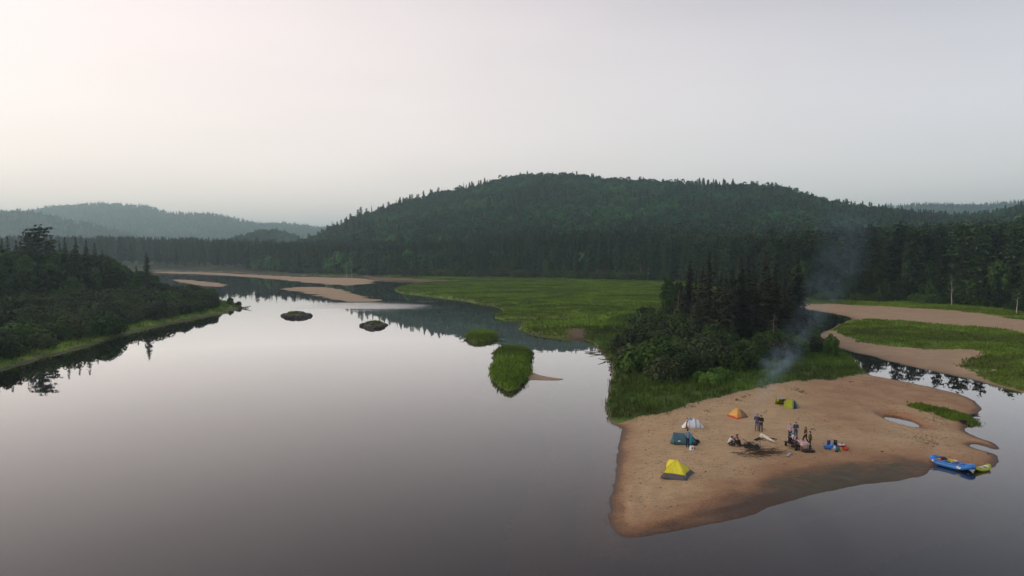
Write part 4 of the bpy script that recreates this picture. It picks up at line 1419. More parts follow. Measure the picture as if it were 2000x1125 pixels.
C = {}
C['yellow'] = cloth('lime_yellow_nylon', (0.66, 0.60, 0.035))
C['charcoal'] = cloth('charcoal_nylon', (0.085, 0.080, 0.095))
C['teal'] = cloth('dark_teal_nylon', (0.045, 0.118, 0.155))
C['cyan'] = cloth('bright_blue_nylon', (0.030, 0.24, 0.36))
C['pale'] = cloth('pale_inner_cloth', (0.36, 0.44, 0.48))
C['white'] = cloth('white_nylon', (0.68, 0.72, 0.78))
C['black'] = cloth('black_cloth', (0.018, 0.018, 0.020))
C['orange'] = cloth('tan_orange_nylon', (0.60, 0.33, 0.09))
C['tan_dark'] = cloth('dark_brown_mesh_door', (0.20, 0.125, 0.08))  # darker brown cloth for the orange tent's door
C['red'] = cloth('red_nylon', (0.55, 0.045, 0.02))
C['green'] = cloth('lime_green_nylon', (0.30, 0.34, 0.03))
C['grey'] = cloth('grey_nylon', (0.30, 0.30, 0.35))
C['navy'] = cloth('dark_navy_cloth', (0.025, 0.030, 0.055))
C['rust'] = cloth('rust_brown_cloth', (0.17, 0.07, 0.045))
M['skin'] = mat_plain('skin', (0.46, 0.27, 0.19), 0.6, 0.3, 0.08)
M['hair'] = mat_plain('dark_hair', (0.022, 0.016, 0.012), 0.6, 0.3, 0.3)


def sheet(pts_grid, thick=0.012):
    """closed thin skin from a grid of points (rows x cols)"""
    rows, cols = len(pts_grid), len(pts_grid[0])
    V = [Vector(p) for r in pts_grid for p in r]
    f = []
    for i in range(rows - 1):
        for j in range(cols - 1):
            f.append((i * cols + j, i * cols + j + 1, (i + 1) * cols + j + 1, (i + 1) * cols + j))
    me = bpy.data.meshes.new('sheet')
    me.from_pydata(V, [], f)
    bm = bmesh.new(); bm.from_mesh(me)
    bmesh.ops.remove_doubles(bm, verts=bm.verts, dist=1e-4)
    bmesh.ops.recalc_face_normals(bm, faces=bm.faces)
    bmesh.ops.solidify(bm, geom=bm.faces[:], thickness=thick)
    bm.to_mesh(me); bm.free()
    for p in me.polygons:
        p.use_smooth = True
    return me


def lerp(a, b, t_):
    return tuple(p + (q - p) * t_ for p, q in zip(a, b))


def dome_tent(label, px_corners, ridge, h, mats, skirt=0.0, skirt_mat=None, bulge=0.5, sag=0.10, edge_mat=None, pole=None, lengthwise=False):
    """corners front-left, front-right, back-right, back-left in pixels; ridge: two ends in pixels (ground below)"""
    zg = ground(*P(*px_corners[0], 0.6))
    W = [P(x, y, zg) for x, y in px_corners]
    R = [P(x, y, zg) for x, y in ridge]
    cx, cy = sum(w[0] for w in W) / 4, sum(w[1] for w in W) / 4
    zg = ground(cx, cy)
    W = [(a - cx, b - cy) for a, b in W]
    R = [(a - cx, b - cy) for a, b in R]
    o = thing('tent', label, 'tent', (cx, cy, zg - 0.02), 0, 'tents on the sand')
    ends = [R[0], R[1], R[1], R[0]] if not lengthwise else [R[1], R[1], R[0], R[0]]
    hs = h if hasattr(h, '__len__') else (h, h)
    eh = [hs[0], hs[1], hs[1], hs[0]] if not lengthwise else [hs[1], hs[1], hs[0], hs[0]]

    def rib(i, s):
        k = (1 - math.cos(s * math.pi / 2)) * bulge + s * (1 - bulge)
        z = eh[i] * (math.sin(s * math.pi / 2) * bulge + s * (1 - bulge))
        x, y = lerp(W[i], ends[i], k)
        return (x, y, z)

    def panel(i, j, s0, s1, out=0.0, n=9, m=8):
        g = []
        for b in range(n):
            s = s0 + (s1 - s0) * b / (n - 1)
            A, B = rib(i, s), rib(j, s)
            row = []
            for a in range(m):
                u = a / (m - 1)
                p = Vector(lerp(A, B, u))
                c = Vector((0, 0, p.z))
                d = (p - c)
                p = c + d * (1 - sag * 4 * u * (1 - u) * (1 - 0.4 * s) + out * (1 - (s - s0) / max(s1 - s0, 1e-6)))
                if s0 > 0 or not skirt:
                    p.z += 0.02 * math.sin(u * 9 + i * 2) * s
                row.append(p)
            g.append(row)
        return sheet(g)
    for k, (i, j) in enumerate(((0, 1), (1, 2), (2, 3), (3, 0))):
        link('fly_panel', panel(i, j, skirt * 0.92, 1.0), mats[k], o)
        if skirt:
            link('skirt_panel', panel(i, j, 0.0, skirt, 0.07), skirt_mat, o)
    for i in range(4):
        mb = MB()
        mb.tube([Vector(rib(i, s / 10)) * 1.012 for s in range(11)], 0.014, 6)
        mb.build('pole', edge_mat or mats[0], o)
    return o, rib, W, R


# lime yellow tent with charcoal skirt
dome_tent('bright yellow dome tent with charcoal skirt nearest the water', [(1291, 936), (1341, 943), (1356, 928), (1300, 919)], [(1307, 925), (1322, 931)], (1.10, 1.30),
          [C['yellow']] * 4, 0.24, C['charcoal'], 0.5, 0.06, lengthwise=True)
# tan orange tent
o, rib, W, R = dome_tent('tan orange dome tent with red hem behind the fire', [(1420, 812), (1440, 819), (1462, 816), (1444, 807)], [(1439, 813), (1441, 813)], (0.98, 0.98),
                         [C['orange'], C['orange'], C['orange'], C['orange']], 0.10, C['red'], 0.35, 0.10)
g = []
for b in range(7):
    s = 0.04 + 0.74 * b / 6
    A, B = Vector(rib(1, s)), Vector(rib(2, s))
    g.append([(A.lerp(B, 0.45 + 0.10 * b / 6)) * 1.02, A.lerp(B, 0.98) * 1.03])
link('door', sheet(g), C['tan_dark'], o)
# lime green tent with grey porch
o, rib, W, R = dome_tent('lime green tent with open grey awning at the top of the sand', [(1529, 797), (1548, 799), (1561, 796), (1543, 789)], [(1538, 794), (1549, 795)], (1.08, 1.0),
                         [C['green'], C['grey'], C['green'], C['green']], 0.0, None, 0.6, 0.07)
g = []
for b in range(7):
    s = 0.02 + 0.7 * b / 6
    A, B = Vector(rib(1, s)), Vector(rib(2, s))
    g.append([A.lerp(B, 0.18 + 0.12 * b / 6) * 1.03, A.lerp(B, 0.72 - 0.12 * b / 6) * 1.04])
link('door', sheet(g), C['navy'], o)
bx, by = P(1530, 795, 0.8)
lx, ly = P(1518, 792, 0.8)
ux, uy = lx - bx, ly - by
base = Vector((bx, by, 0)) - Vector(o.location); base.z = 0
dv = Vector((ux, uy, 0)); nv = Vector((-uy, ux, 0)).normalized() * 1.25
if nv.y < 0:
    nv = -nv
g = [[base + dv * (a / 6) * 1.05 + nv * (b / 6 - 0.12) * 1.2 + Vector((0, 0, 0.93 - 0.10 * math.sin(a / 6 * math.pi) - 0.35 * (b / 6) ** 2)) for a in range(7)] for b in range(7)]
link('awning', sheet(g), C['grey'], o)
g = [[base + dv * 1.05 + nv * (b / 4 - 0.12) * 1.2 + Vector((ux, uy, 0)).normalized() * (0.22 * (1 - k / 4)) + Vector((0, 0, (0.93 - 0.35 * (b / 4) ** 2) * k / 4)) for k in range(5)] for b in range(5)]
link('end_wall', sheet(g), C['green'], o)
g = [[base + dv * (a / 5) * 1.02 + nv * 1.02 + Vector((0, 0, 0.58 * k / 3)) for a in range(6)] for k in range(4)]
link('dark_interior_sheet', sheet(g), C['navy'], o)  # dark sheet standing in for the shade inside the open awning
g = [[base + dv * (0.62 + 0.36 * a / 3) + nv * (-0.12) + Vector((0, 0, 0.9 - (0.45 - 0.1 * abs(a - 1.5)) * k / 3)) for a in range(4)] for k in range(4)]
link('rolled_flap', sheet(g), C['green'], o)


def hoop_tent(label, px, py, rz, hoops, mats, seam):
    """pop-up tent: arched hoops along local x (x, half width, height, exponent)"""
    x, y = P(px, py, 0.6)
    o = thing('tent', label, 'tent', (x, y, ground(x, y) - 0.02), rz, 'tents on the sand')

    def arch(hp, n=15):
        X, w, h, lean = hp
        r = []
        for k in range(n):
            a = math.pi * k / (n - 1)
            r.append((X + lean * math.sin(a), -w * math.cos(a), h * math.sin(a) ** 0.8))
        return r
    for i in range(len(hoops) - 1):
        A, B = arch(hoops[i]), arch(hoops[i + 1])
        g = []
        for b in range(7):
            u = b / 6
            row = []
            for k in range(15):
                p = Vector(lerp(A[k], B[k], u))
                p.z *= 1 - 0.05 * math.sin(u * math.pi)
                row.append(p)
            g.append(row)
        if mats[i] is not None:
            link('fly_panel', sheet(g), mats[i], o)
    for hp in hoops[1:-1]:
        mb = MB(); mb.tube([(a * 1.0, b * 1.01, c * 1.012) for a, b, c in arch(hp)], 0.018, 6)
        mb.build('hoop', seam, o)
    return o, arch


o, arch = hoop_tent('dark teal pop-up tunnel tent with bright blue mouth, open at its right', 1338, 864, math.radians(-14),
                    [(-1.5, 0.28, 0.06, 0.10), (-0.95, 0.80, 0.98, -0.18), (0.25, 0.82, 1.02, 0.02), (0.62, 0.80, 0.96, 0.05), (1.0, 0.62, 0.62, 0.12)],
                    [C['teal'], C['teal'], C['cyan'], None], C['teal'])
mb = MB(); mb.lathe([(0.10, 0), (0.105, 0.004)], 3, (0, 0, 0))
lg = mb.build('logo', C['white'], o, False); lg.location = (-0.55, -0.815, 0.36); lg.rotation_euler = (math.radians(76), 0, math.radians(0)); lg.scale = (1.6, 0.8, 1)
g = [[Vector((0.66 + 0.62 * a / 5, -0.74 + 0.25 * k / 4 - 0.1 * a / 5, 0.02 + (0.80 * (1 - a / 5) ** 1.2) * k / 4)) for a in range(6)] for k in range(5)]
link('door_flap', sheet(g), C['cyan'], o)
g = [[Vector((0.60, 0.62 - 1.24 * a / 5, 0.03 + (0.80 * math.sin(math.pi * (a + 0.4) / 5.8)) * k / 4)) for a in range(6)] for k in range(5)]
link('inner_tent', sheet(g), C['pale'], o)
g = [[Vector((0.66 + 0.66 * a / 5, 0.72 - 0.22 * a / 5, 0.02 + 0.55 * (1 - a / 5) * k / 3)) for a in range(6)] for k in range(4)]
link('porch_wall', sheet(g), C['teal'], o)

o, arch = hoop_tent('white pop-up tent with black seams and a doorway at its left', 1353, 834, math.radians(-4),
                    [(-1.28, 0.30, 0.06, 0.15), (-0.52, 0.68, 0.98, 0.05), (0.22, 0.70, 0.98, 0.0), (0.66, 0.62, 0.80, 0.02), (1.22, 0.34, 0.06, -0.05)],
                    [C['white'], C['white'], C['white'], C['white']], C['black'])
g = [[Vector((-0.90 + 0.30 * a / 4 + 0.20 * k / 5, -0.60 - 0.06 * (1 - k / 5) + 0.34 * (k / 5) ** 1.5, 0.04 + 0.80 * k / 5)) for a in range(5)] for k in range(6)]
link('doorway', sheet(g), C['rust'], o)  # brown sheet over the closed fly, painting the dark interior of the opening
# striped towel over its ridge
t = NT('striped_towel')
wv_ = t.n('ShaderNodeTexWave'); wv_.inputs['Scale'].default_value = 2.2
tc_ = t.n('ShaderNodeTexCoord'); t.l(tc_.outputs['Object'], wv_.inputs['Vector'])
t.bsdf(t.mix(t.rng(wv_.outputs[1], 0.35, 0.65), (0.05, 0.07, 0.10), (0.45, 0.50, 0.55)), 0.9, 0.1)
g = [[Vector((-0.30 + 0.16 * a - 0.3, 0.32 - 0.16 * k, 1.03 * math.sin(math.pi * min(0.97, max(0.03, 0.5 + (-0.32 + 0.16 * k) / 1.42))) ** 0.8 + 0.02 + 0.015 * math.sin(a * 3 + k))) for a in range(4)] for k in range(5)]
tw = link('towel', sheet(g, 0.015), t.m, None, o.location, o.rotation_euler.z)
tag(tw, 'striped grey towel draped over the white tent', 'towel')


# ------------------------------------------------------------------ people
def capsule(mb, a, b, ra, rb, n=10):
    a, b = Vector(a), Vector(b)
    d = b - a
    L = d.length
    if L < 1e-4:
        mb.ellipsoid(a, (ra, ra, ra), n, 6)
        return
    d.normalize()
    pts, rad = [], []
    for k in range(4):
        th = math.pi / 2 * (1 - k / 3.0)
        pts.append(a - d * ra * math.sin(th) * 0.999); rad.append(max(ra * math.cos(th), 0.002))
    for k in range(4):
        th = math.pi / 2 * (k / 3.0)
        pts.append(b + d * rb * math.sin(th) * 0.999); rad.append(max(rb * math.cos(th), 0.002))
    mb.tube(pts, rad, n)


def solid(mb, name, voxel, mat, parent, smooth_it=4):
    """union of overlapping shapes as one continuous skin"""
    me = mb.mesh(name)
    tmp = bpy.data.objects.new('tmp', me)
    COL.objects.link(tmp)
    m = tmp.modifiers.new('r', 'REMESH'); m.mode = 'VOXEL'; m.voxel_size = voxel; m.use_smooth_shade = True
    s = tmp.modifiers.new('s', 'SMOOTH'); s.factor = 0.5; s.iterations = smooth_it
    dg = bpy.context.evaluated_depsgraph_get()
    out = bpy.data.meshes.new_from_object(tmp.evaluated_get(dg))
    out.name = name
    bpy.data.objects.remove(tmp)
    bpy.data.meshes.remove(me)
    return link(name, out, mat, parent)


STAND = dict(pel=(0, 0, 0.93), che=(0, 0.0, 1.27), nek=(0, 0.0, 1.46), hed=(0, 0.03, 1.60),
             shl=(-0.18, 0, 1.40), shr=(0.18, 0, 1.40), ell=(-0.25, -0.03, 1.14), elr=(0.25, -0.03, 1.14), wrl=(-0.25, 0.07, 0.90), wrr=(0.25, 0.07, 0.90),
             hil=(-0.09, 0, 0.92), hir=(0.09, 0, 0.92), knl=(-0.11, 0.03, 0.50), knr=(0.11, 0.03, 0.50), anl=(-0.12, -0.02, 0.08), anr=(0.12, -0.02, 0.08), face=0.0)


def pose(**kw):
    d = dict(STAND); d.update(kw); return d


FOLD = pose(ell=(-0.26, 0.06, 1.16), elr=(0.26, 0.06, 1.16), wrl=(0.06, 0.20, 1.13), wrr=(-0.06, 0.21, 1.10))
HOLD = pose(ell=(-0.25, 0.02, 1.13), elr=(0.25, 0.02, 1.13), wrl=(-0.10, 0.26, 1.10), wrr=(0.10, 0.26, 1.10), hed=(0, 0.07, 1.59))
WALK = pose(anl=(-0.12, -0.30, 0.12), knl=(-0.11, -0.06, 0.50), anr=(0.12, 0.24, 0.08), knr=(0.11, 0.18, 0.51), ell=(-0.25, 0.06, 1.14), wrl=(-0.23, 0.26, 0.98), elr=(0.25, -0.12, 1.16), wrr=(0.26, -0.10, 0.92))
HIPS = pose(ell=(-0.38, -0.06, 1.17), wrl=(-0.20, 0.06, 1.00), elr=(0.26, 0.02, 1.14), wrr=(0.14, 0.22, 1.05), anl=(-0.16, 0.05, 0.08), anr=(0.16, -0.08, 0.08))
SIT = pose(pel=(0, 0, 0.50), che=(0, 0.04, 0.84), nek=(0, 0.08, 1.02), hed=(0, 0.15, 1.15), shl=(-0.18, 0.06, 0.97), shr=(0.18, 0.06, 0.97),
           ell=(-0.25, 0.16, 0.73), elr=(0.25, 0.16, 0.73), wrl=(-0.13, 0.40, 0.78), wrr=(0.13, 0.40, 0.78), hil=(-0.09, 0, 0.50), hir=(0.09, 0, 0.50),
           knl=(-0.13, 0.43, 0.50), knr=(0.13, 0.43, 0.50), anl=(-0.12, 0.40, 0.08), anr=(0.12, 0.40, 0.08))
CROUCH = pose(pel=(0, -0.12, 0.30), che=(0, 0.06, 0.60), nek=(0, 0.16, 0.75), hed=(0, 0.25, 0.86), shl=(-0.18, 0.12, 0.71), shr=(0.18, 0.12, 0.71),
              ell=(-0.22, 0.34, 0.55), elr=(0.22, 0.34, 0.55), wrl=(-0.12, 0.55, 0.45), wrr=(0.12, 0.55, 0.45), hil=(-0.09, -0.12, 0.30), hir=(0.09, -0.12, 0.30),
              knl=(-0.17, 0.28, 0.48), knr=(0.17, 0.28, 0.48), anl=(-0.15, 0.05, 0.08), anr=(0.15, 0.05, 0.08))
BEND = pose(pel=(0, -0.10, 0.46), che=(0, 0.16, 0.72), nek=(0, 0.30, 0.84), hed=(0, 0.41, 0.92), shl=(-0.18, 0.26, 0.80), shr=(0.18, 0.26, 0.80),
            ell=(-0.21, 0.45, 0.60), elr=(0.21, 0.45, 0.60), wrl=(-0.10, 0.68, 0.50), wrr=(0.10, 0.68, 0.50), hil=(-0.09, -0.10, 0.46), hir=(0.09, -0.10, 0.46),
            knl=(-0.15, 0.30, 0.42), knr=(0.15, 0.30, 0.42), anl=(-0.14, 0.10, 0.08), anr=(0.14, 0.10, 0.08))
SITG = pose(pel=(0, -0.05, 0.14), che=(0, 0.05, 0.45), nek=(0, 0.12, 0.62), hed=(0, 0.20, 0.74), shl=(-0.18, 0.09, 0.57), shr=(0.18, 0.09, 0.57),
            ell=(-0.25, 0.24, 0.38), elr=(0.25, 0.24, 0.38), wrl=(-0.13, 0.46, 0.36), wrr=(0.13, 0.46, 0.36), hil=(-0.09, -0.05, 0.14), hir=(0.09, -0.05, 0.14),
            knl=(-0.17, 0.36, 0.42), knr=(0.17, 0.36, 0.42), anl=(-0.16, 0.60, 0.08), anr=(0.16, 0.60, 0.08))


def person(px, py, face_deg, J, label, shirt, legs, hat=None, sleeves=True, height=1.72, shorts=False, long_hair=False, wpos=None):
    x, y = wpos if wpos else P(px, py, 0.75)
    if not wpos:
        x, y = P(px, py, ground(x, y))
    k = height / 1.72
    o = thing('person', label, 'person', (x, y, ground(x, y) - 0.01), math.radians(face_deg), 'campers')
    o.scale = (k, k, k)
    J = {a: (Vector(b) if not isinstance(b, float) else b) for a, b in J.items()}
    b = MB()
    capsule(b, J['pel'], J['che'], 0.125, 0.135); capsule(b, J['che'], (J['shl'] + J['shr']) / 2 - Vector((0, 0, 0.03)), 0.13, 0.10)
    capsule(b, J['shl'], J['shr'], 0.062, 0.062)
    capsule(b, (J['shl'] + J['shr']) / 2, J['hed'], 0.055, 0.05)
    H = J['hed']
    b.ellipsoid(H, (0.076, 0.098, 0.115), 14, 10)
    b.ellipsoid(H + Vector((0, 0.05, -0.06)), (0.05, 0.05, 0.055), 10, 6)
    b.ellipsoid(H + Vector((0, 0.104, -0.015)), (0.013, 0.022, 0.025), 8, 6)
    for s in (-1, 1):
        b.ellipsoid(H + Vector((s * 0.078, 0.0, -0.01)), (0.014, 0.022, 0.034), 8, 6)
        b.ellipsoid(H + Vector((s * 0.03, 0.088, 0.03)), (0.02, 0.012, 0.008), 8, 6)
    b.ellipsoid(H + Vector((0, 0.094, -0.062)), (0.024, 0.012, 0.009), 8, 6)
    for sd, s in (('l', -1), ('r', 1)):
        capsule(b, J['sh' + sd], J['el' + sd], 0.05, 0.040); capsule(b, J['el' + sd], J['wr' + sd], 0.040, 0.028)
        w = J['wr' + sd]; d = (w - J['el' + sd]).normalized()
        side = d.cross(Vector((0, 0, 1)))
        if side.length < 0.2:
            side = Vector((0, 1, 0))
        side.normalize()
        nrm = side.cross(d).normalized()
        pc_ = w + d * 0.05
        for q in (-0.03, -0.01, 0.01, 0.03):
            capsule(b, w, pc_ + side * q + d * 0.03, 0.020, 0.017, 8)
        for q, L in ((-0.033, 0.060), (-0.011, 0.078), (0.011, 0.072), (0.033, 0.050)):
            f0 = pc_ + side * q + d * 0.03
            f1 = f0 + d * L * 0.55 - nrm * 0.006
            capsule(b, f0, f1, 0.0105, 0.010, 6); capsule(b, f1, f1 + d * L * 0.45 - nrm * 0.022, 0.010, 0.009, 6)
        t0 = w + d * 0.02 - side * 0.03 * s
        t1 = t0 + (d - side * s).normalized() * 0.045
        capsule(b, t0, t1, 0.013, 0.011, 6); capsule(b, t1, t1 + d * 0.03, 0.011, 0.009, 6)
        capsule(b, J['hi' + sd], J['kn' + sd], 0.082, 0.055); capsule(b, J['kn' + sd], J['an' + sd], 0.055, 0.038)
        a = J['an' + sd]
        capsule(b, a + Vector((0, -0.03, -0.03)), a + Vector((0.01 * s, 0.13, -0.045)), 0.042, 0.032)
    solid(b, 'body', 0.0095, M['skin'], o, 2)
    g = MB()                                                       # shirt
    capsule(g, J['pel'].lerp(J['che'], 0.05), J['che'], 0.15, 0.155); capsule(g, J['che'], (J['shl'] + J['shr']) / 2 - Vector((0, 0, 0.04)), 0.152, 0.115)
    capsule(g, J['shl'], J['shr'], 0.078, 0.078)
    for sd in 'lr':
        capsule(g, J['sh' + sd], J['el' + sd] if sleeves else J['sh' + sd].lerp(J['el' + sd], 0.7), 0.066, 0.054)
        if sleeves:
            capsule(g, J['el' + sd], J['el' + sd].lerp(J['wr' + sd], 0.88), 0.054, 0.040)
    solid(g, 'shirt', 0.016, shirt, o)
    g = MB()                                                       # trousers
    capsule(g, J['hil'], J['hir'], 0.108, 0.108); capsule(g, J['pel'], J['pel'].lerp(J['che'], 0.15), 0.14, 0.135)
    for sd in 'lr':
        capsule(g, J['hi' + sd], J['kn' + sd], 0.104, 0.074)
        if not shorts:
            capsule(g, J['kn' + sd], J['kn' + sd].lerp(J['an' + sd], 0.9), 0.074, 0.056)
    solid(g, 'trousers', 0.016, legs, o)
    for sd in 'lr':
        a = J['an' + sd]; g = MB()
        capsule(g, a + Vector((0, -0.035, -0.028)), a + Vector((0, 0.14, -0.04)), 0.05, 0.038)
        solid(g, 'shoe', 0.016, C['black'], o)
    g = MB()                                                       # hair
    g.ellipsoid(H + Vector((0, -0.022, 0.03)), (0.087, 0.096, 0.108), 14, 10)
    g.ellipsoid(H + Vector((0, 0.03, 0.085)), (0.07, 0.07, 0.045), 12, 8)
    if long_hair:
        capsule(g, H + Vector((0, -0.06, -0.02)), H + Vector((0, -0.10, -0.24)), 0.075, 0.05)
    solid(g, 'hair', 0.014, M['hair'], o)
    if hat is not None:
        g = MB()
        g.lathe([(0.165, 0.0), (0.17, 0.012), (0.105, 0.02), (0.098, 0.08), (0.07, 0.11), (0.02, 0.118)], 18, H + Vector((0, -0.005, 0.065)))
        g.build('hat', hat, o)
    return o


S = {}
for nm, c in dict(slate=(0.20, 0.25, 0.31), blue=(0.045, 0.07, 0.14), black=(0.016, 0.016, 0.018), pink=(0.50, 0.36, 0.44), white=(0.55, 0.54, 0.54), olive=(0.075, 0.065, 0.025),
                  jeans=(0.075, 0.095, 0.14), navy=(0.02, 0.024, 0.045), charcoal=(0.035, 0.034, 0.04), salmon=(0.36, 0.20, 0.16), denim=(0.10, 0.13, 0.20), brown=(0.07, 0.05, 0.035), maroon=(0.06, 0.03, 0.03)).items():
    S[nm] = cloth('cloth_' + nm, c, 0.9)
person(1343, 873, 12, HOLD, 'person in grey shirt and dark blue shorts at the teal tent, back turned', S['slate'], S['navy'], height=1.74)
person(1425, 870, -80, CROUCH, 'person in white shirt crouched left of the fire, leftmost of three', S['white'], S['brown'], height=1.6)
person(1431, 869, -95, BEND, 'person in salmon top leaning forward among the three by the fire', S['salmon'], S['brown'], sleeves=False, height=1.75)
person(1444, 872, 75, SITG, 'person in black sitting on the sand left of the fire', S['black'], S['charcoal'], height=1.85)
person(1478, 841, 160, FOLD, 'person with hat, blue-grey shirt and pale jeans standing in the smoke', S['blue'], S['denim'], hat=S['slate'], height=1.76)
person(1486, 843, 150, HOLD, 'person all in black standing beside the one in blue by the smoke', S['black'], S['charcoal'], height=1.74)
person(1543, 858, 170, HOLD, 'person in pink shirt and dark trousers behind the table', S['pink'], S['charcoal'], height=1.62)
person(1554, 857, 178, HOLD, 'person in blue shirt and jeans standing at the far end of the table', S['blue'], S['jeans'], height=1.72)
person(1573, 867, 95, WALK, 'long-haired person in dark top with pale belly walking to the table', S['maroon'], S['black'], sleeves=False, long_hair=True, height=1.66)
person(1582, 877, 60, HIPS, 'person in olive shirt right of the table with hand on hip', S['olive'], S['charcoal'], height=1.74)

# ------------------------------------------------------------------ picnic table, bench, things on the table
tx_, ty_ = P(1559, 872, 0.75)
tz = ground(tx_, ty_)
TR = math.radians(14)
tb = thing('folding_table', 'folding table under a pink checked cloth', 'table', (tx_, ty_, tz), TR)
mb = MB(); mb.box((0, 0, 0.72), (0.76, 2.3, 0.035)); mb.build('table_top', M['deadwood'], tb, False)
for sx in (-0.32, 0.32):
    for sy in (-1.0, 1.0):
        mb = MB(); mb.tube([(sx, sy, -0.05), (sx * 0.95, sy * 0.93, 0.705)], 0.022, 8); mb.build('leg', C['black'], tb)
t = NT('checked_tablecloth')
ck = t.n('ShaderNodeTexChecker'); ck.inputs['Scale'].default_value = 7.0
ck.inputs['Color1'].default_value = (0.68, 0.50, 0.52, 1); ck.inputs['Color2'].default_value = (0.50, 0.10, 0.13, 1)
tc_ = t.n('ShaderNodeTexCoord'); t.l(tc_.outputs['Object'], ck.inputs['Vector'])
t.bsdf(t.mix(0.55, ck.outputs[0], (0.66, 0.52, 0.55)), 0.85, 0.15)
cl = []
for j in range(21):
    v = -1 + 2 * j / 20
    row = []
    for i in range(13):
        u = -1 + 2 * i / 12
        xx, yy = u * 0.56, v * 1.32
        dx, dy = max(0, abs(xx) - 0.39), max(0, abs(yy) - 1.16)
        drop = max(dx, dy) * 1.25 + 0.5 * min(dx, dy)
        fold = 1 + 0.0 * drop
        cxx_ = math.copysign(min(abs(xx), 0.39 + 0.12 * dx), xx) + 0.02 * math.sin(yy * 14) * (dx > 0)
        cyy_ = math.copysign(min(abs(yy), 1.16 + 0.12 * dy), yy) + 0.02 * math.sin(xx * 18) * (dy > 0)
        row.append((cxx_, cyy_, 0.752 - drop))
    cl.append(row)
tag(link('tablecloth', sheet(cl, 0.006), t.m, None, (tx_, ty_, tz), TR), 'pink and red checked tablecloth on the folding table', 'tablecloth')


def on_table(u, v, z=0.756):
    q = Matrix.Rotation(TR, 3, 'Z') @ Vector((u, v, z))
    return (tx_ + q.x, ty_ + q.y, tz + z)


bn = thing('bench', 'low dark bench along the left side of the table', 'bench', (*on_table(-0.72, 0.1)[:2], tz), TR)
mb = MB(); mb.box((0, 0, 0.43), (0.32, 1.9, 0.05)); mb.build('seat', C['black'], bn, False)
for sy in (-0.8, 0.8):
    mb = MB(); mb.box((0, sy, 0.19), (0.26, 0.06, 0.44), 0, 0.85); mb.build('leg', C['black'], bn, False)
q = on_table(-0.74, 0.35)
person(0, 0, math.degrees(TR) - 88, SIT, 'person in black sitting on the bench at the left of the table', S['black'], S['charcoal'], height=1.74, wpos=q[:2])
q = on_table(-0.74, -0.55)
person(0, 0, math.degrees(TR) - 84, SIT, 'second person in dark clothes on the bench, nearer the camera', S['maroon'], S['black'], height=1.6, wpos=q[:2])
q = on_table(0.1, -1.45)
db_ = thing('bench_shadow_lump', 'lumpy black form at the near end of the table, standing for a bench and its shadow', 'bag', (q[0], q[1], ground(q[0], q[1])), math.radians(-8))  # added dark lump in place of the near bench and its shadow
mb = MB(); mb.ellipsoid((-0.3, 0, 0.14), (0.36, 0.26, 0.17), 14, 8, 0.25, 8); mb.ellipsoid((0.22, 0.05, 0.11), (0.34, 0.22, 0.14), 14, 8, 0.25, 9); mb.build('bag_body', C['black'], db_)
mb = MB(); mb.tube([(-0.3, 0, 0.33), (-0.15, 0, 0.42), (0.15, 0, 0.42), (0.3, 0, 0.31)], 0.015, 6); mb.build('strap', C['charcoal'], db_)
# bags, plates and bottles on the table
bg = thing('plastic_bag', 'white carrier bag with blue top on the far end of the table', 'bag', on_table(-0.05, 0.85))
mb = MB(); mb.lathe([(0.02, 0), (0.17, 0.01), (0.19, 0.12), (0.17, 0.26), (0.12, 0.33)], 14, wob=0.25, seed=3); mb.build('bag_body', C['white'], bg)
mb = MB(); mb.ellipsoid((0.03, 0.05, 0.40), (0.17, 0.13, 0.10), 12, 8, 0.25, 4); mb.build('bag_top', C['cyan'], bg)
for i, (u, v) in enumerate([(0.12, 0.2), (-0.12, -0.1), (0.18, -0.45), (-0.05, -0.8)]):
    mb = MB(); mb.lathe([(0.06, 0), (0.07, 0.004), (0.125, 0.018), (0.128, 0.022), (0.07, 0.010), (0.01, 0.008)], 18)
    pl_ = mb.build('plate', C['white'] if i % 2 else C['red'], None, True, on_table(u, v, 0.757))
    tag(pl_, ['red plate near the middle of the table', 'white plate left of the red plate', 'red plate towards the near end of the table', 'white plate at the near end of the table'][i], 'plate')
for i, (u, v, m_) in enumerate([(-0.22, 0.4, C['red']), (0.25, 0.5, C['navy'])]):
    b_ = thing('bottle', ['red bottle beside the white carrier bag', 'dark bottle at the right of the table'][i], 'bottle', on_table(u, v))
    mb = MB(); mb.lathe([(0.03, 0), (0.042, 0.005), (0.042, 0.17), (0.016, 0.22), (0.016, 0.25)], 12); mb.build('bottle_body', m_, b_)
    mb = MB(); mb.lathe([(0.019, 0.25), (0.019, 0.275)], 10); mb.build('cap', C['white'], b_)

# ------------------------------------------------------------------ wood: fire, brush, log, plank
def stick(mb, a, b, r, bend=0.1, n=6, seed=0):
    rr = random.Random(seed)
    a, b = Vector(a), Vector(b)
    d = b - a
    off = Vector((-d.y, d.x, 0)).normalized() * d.length * bend * rr.uniform(-1, 1)
    pts = [a.lerp(b, i / 5) + off * math.sin(i / 5 * math.pi) + Vector((rr.uniform(-1, 1), rr.uniform(-1, 1), rr.uniform(-0.3, 1))) * 0.03 for i in range(6)]
    mb.tube(pts, [r * (1 - 0.13 * i) for i in range(6)], n)


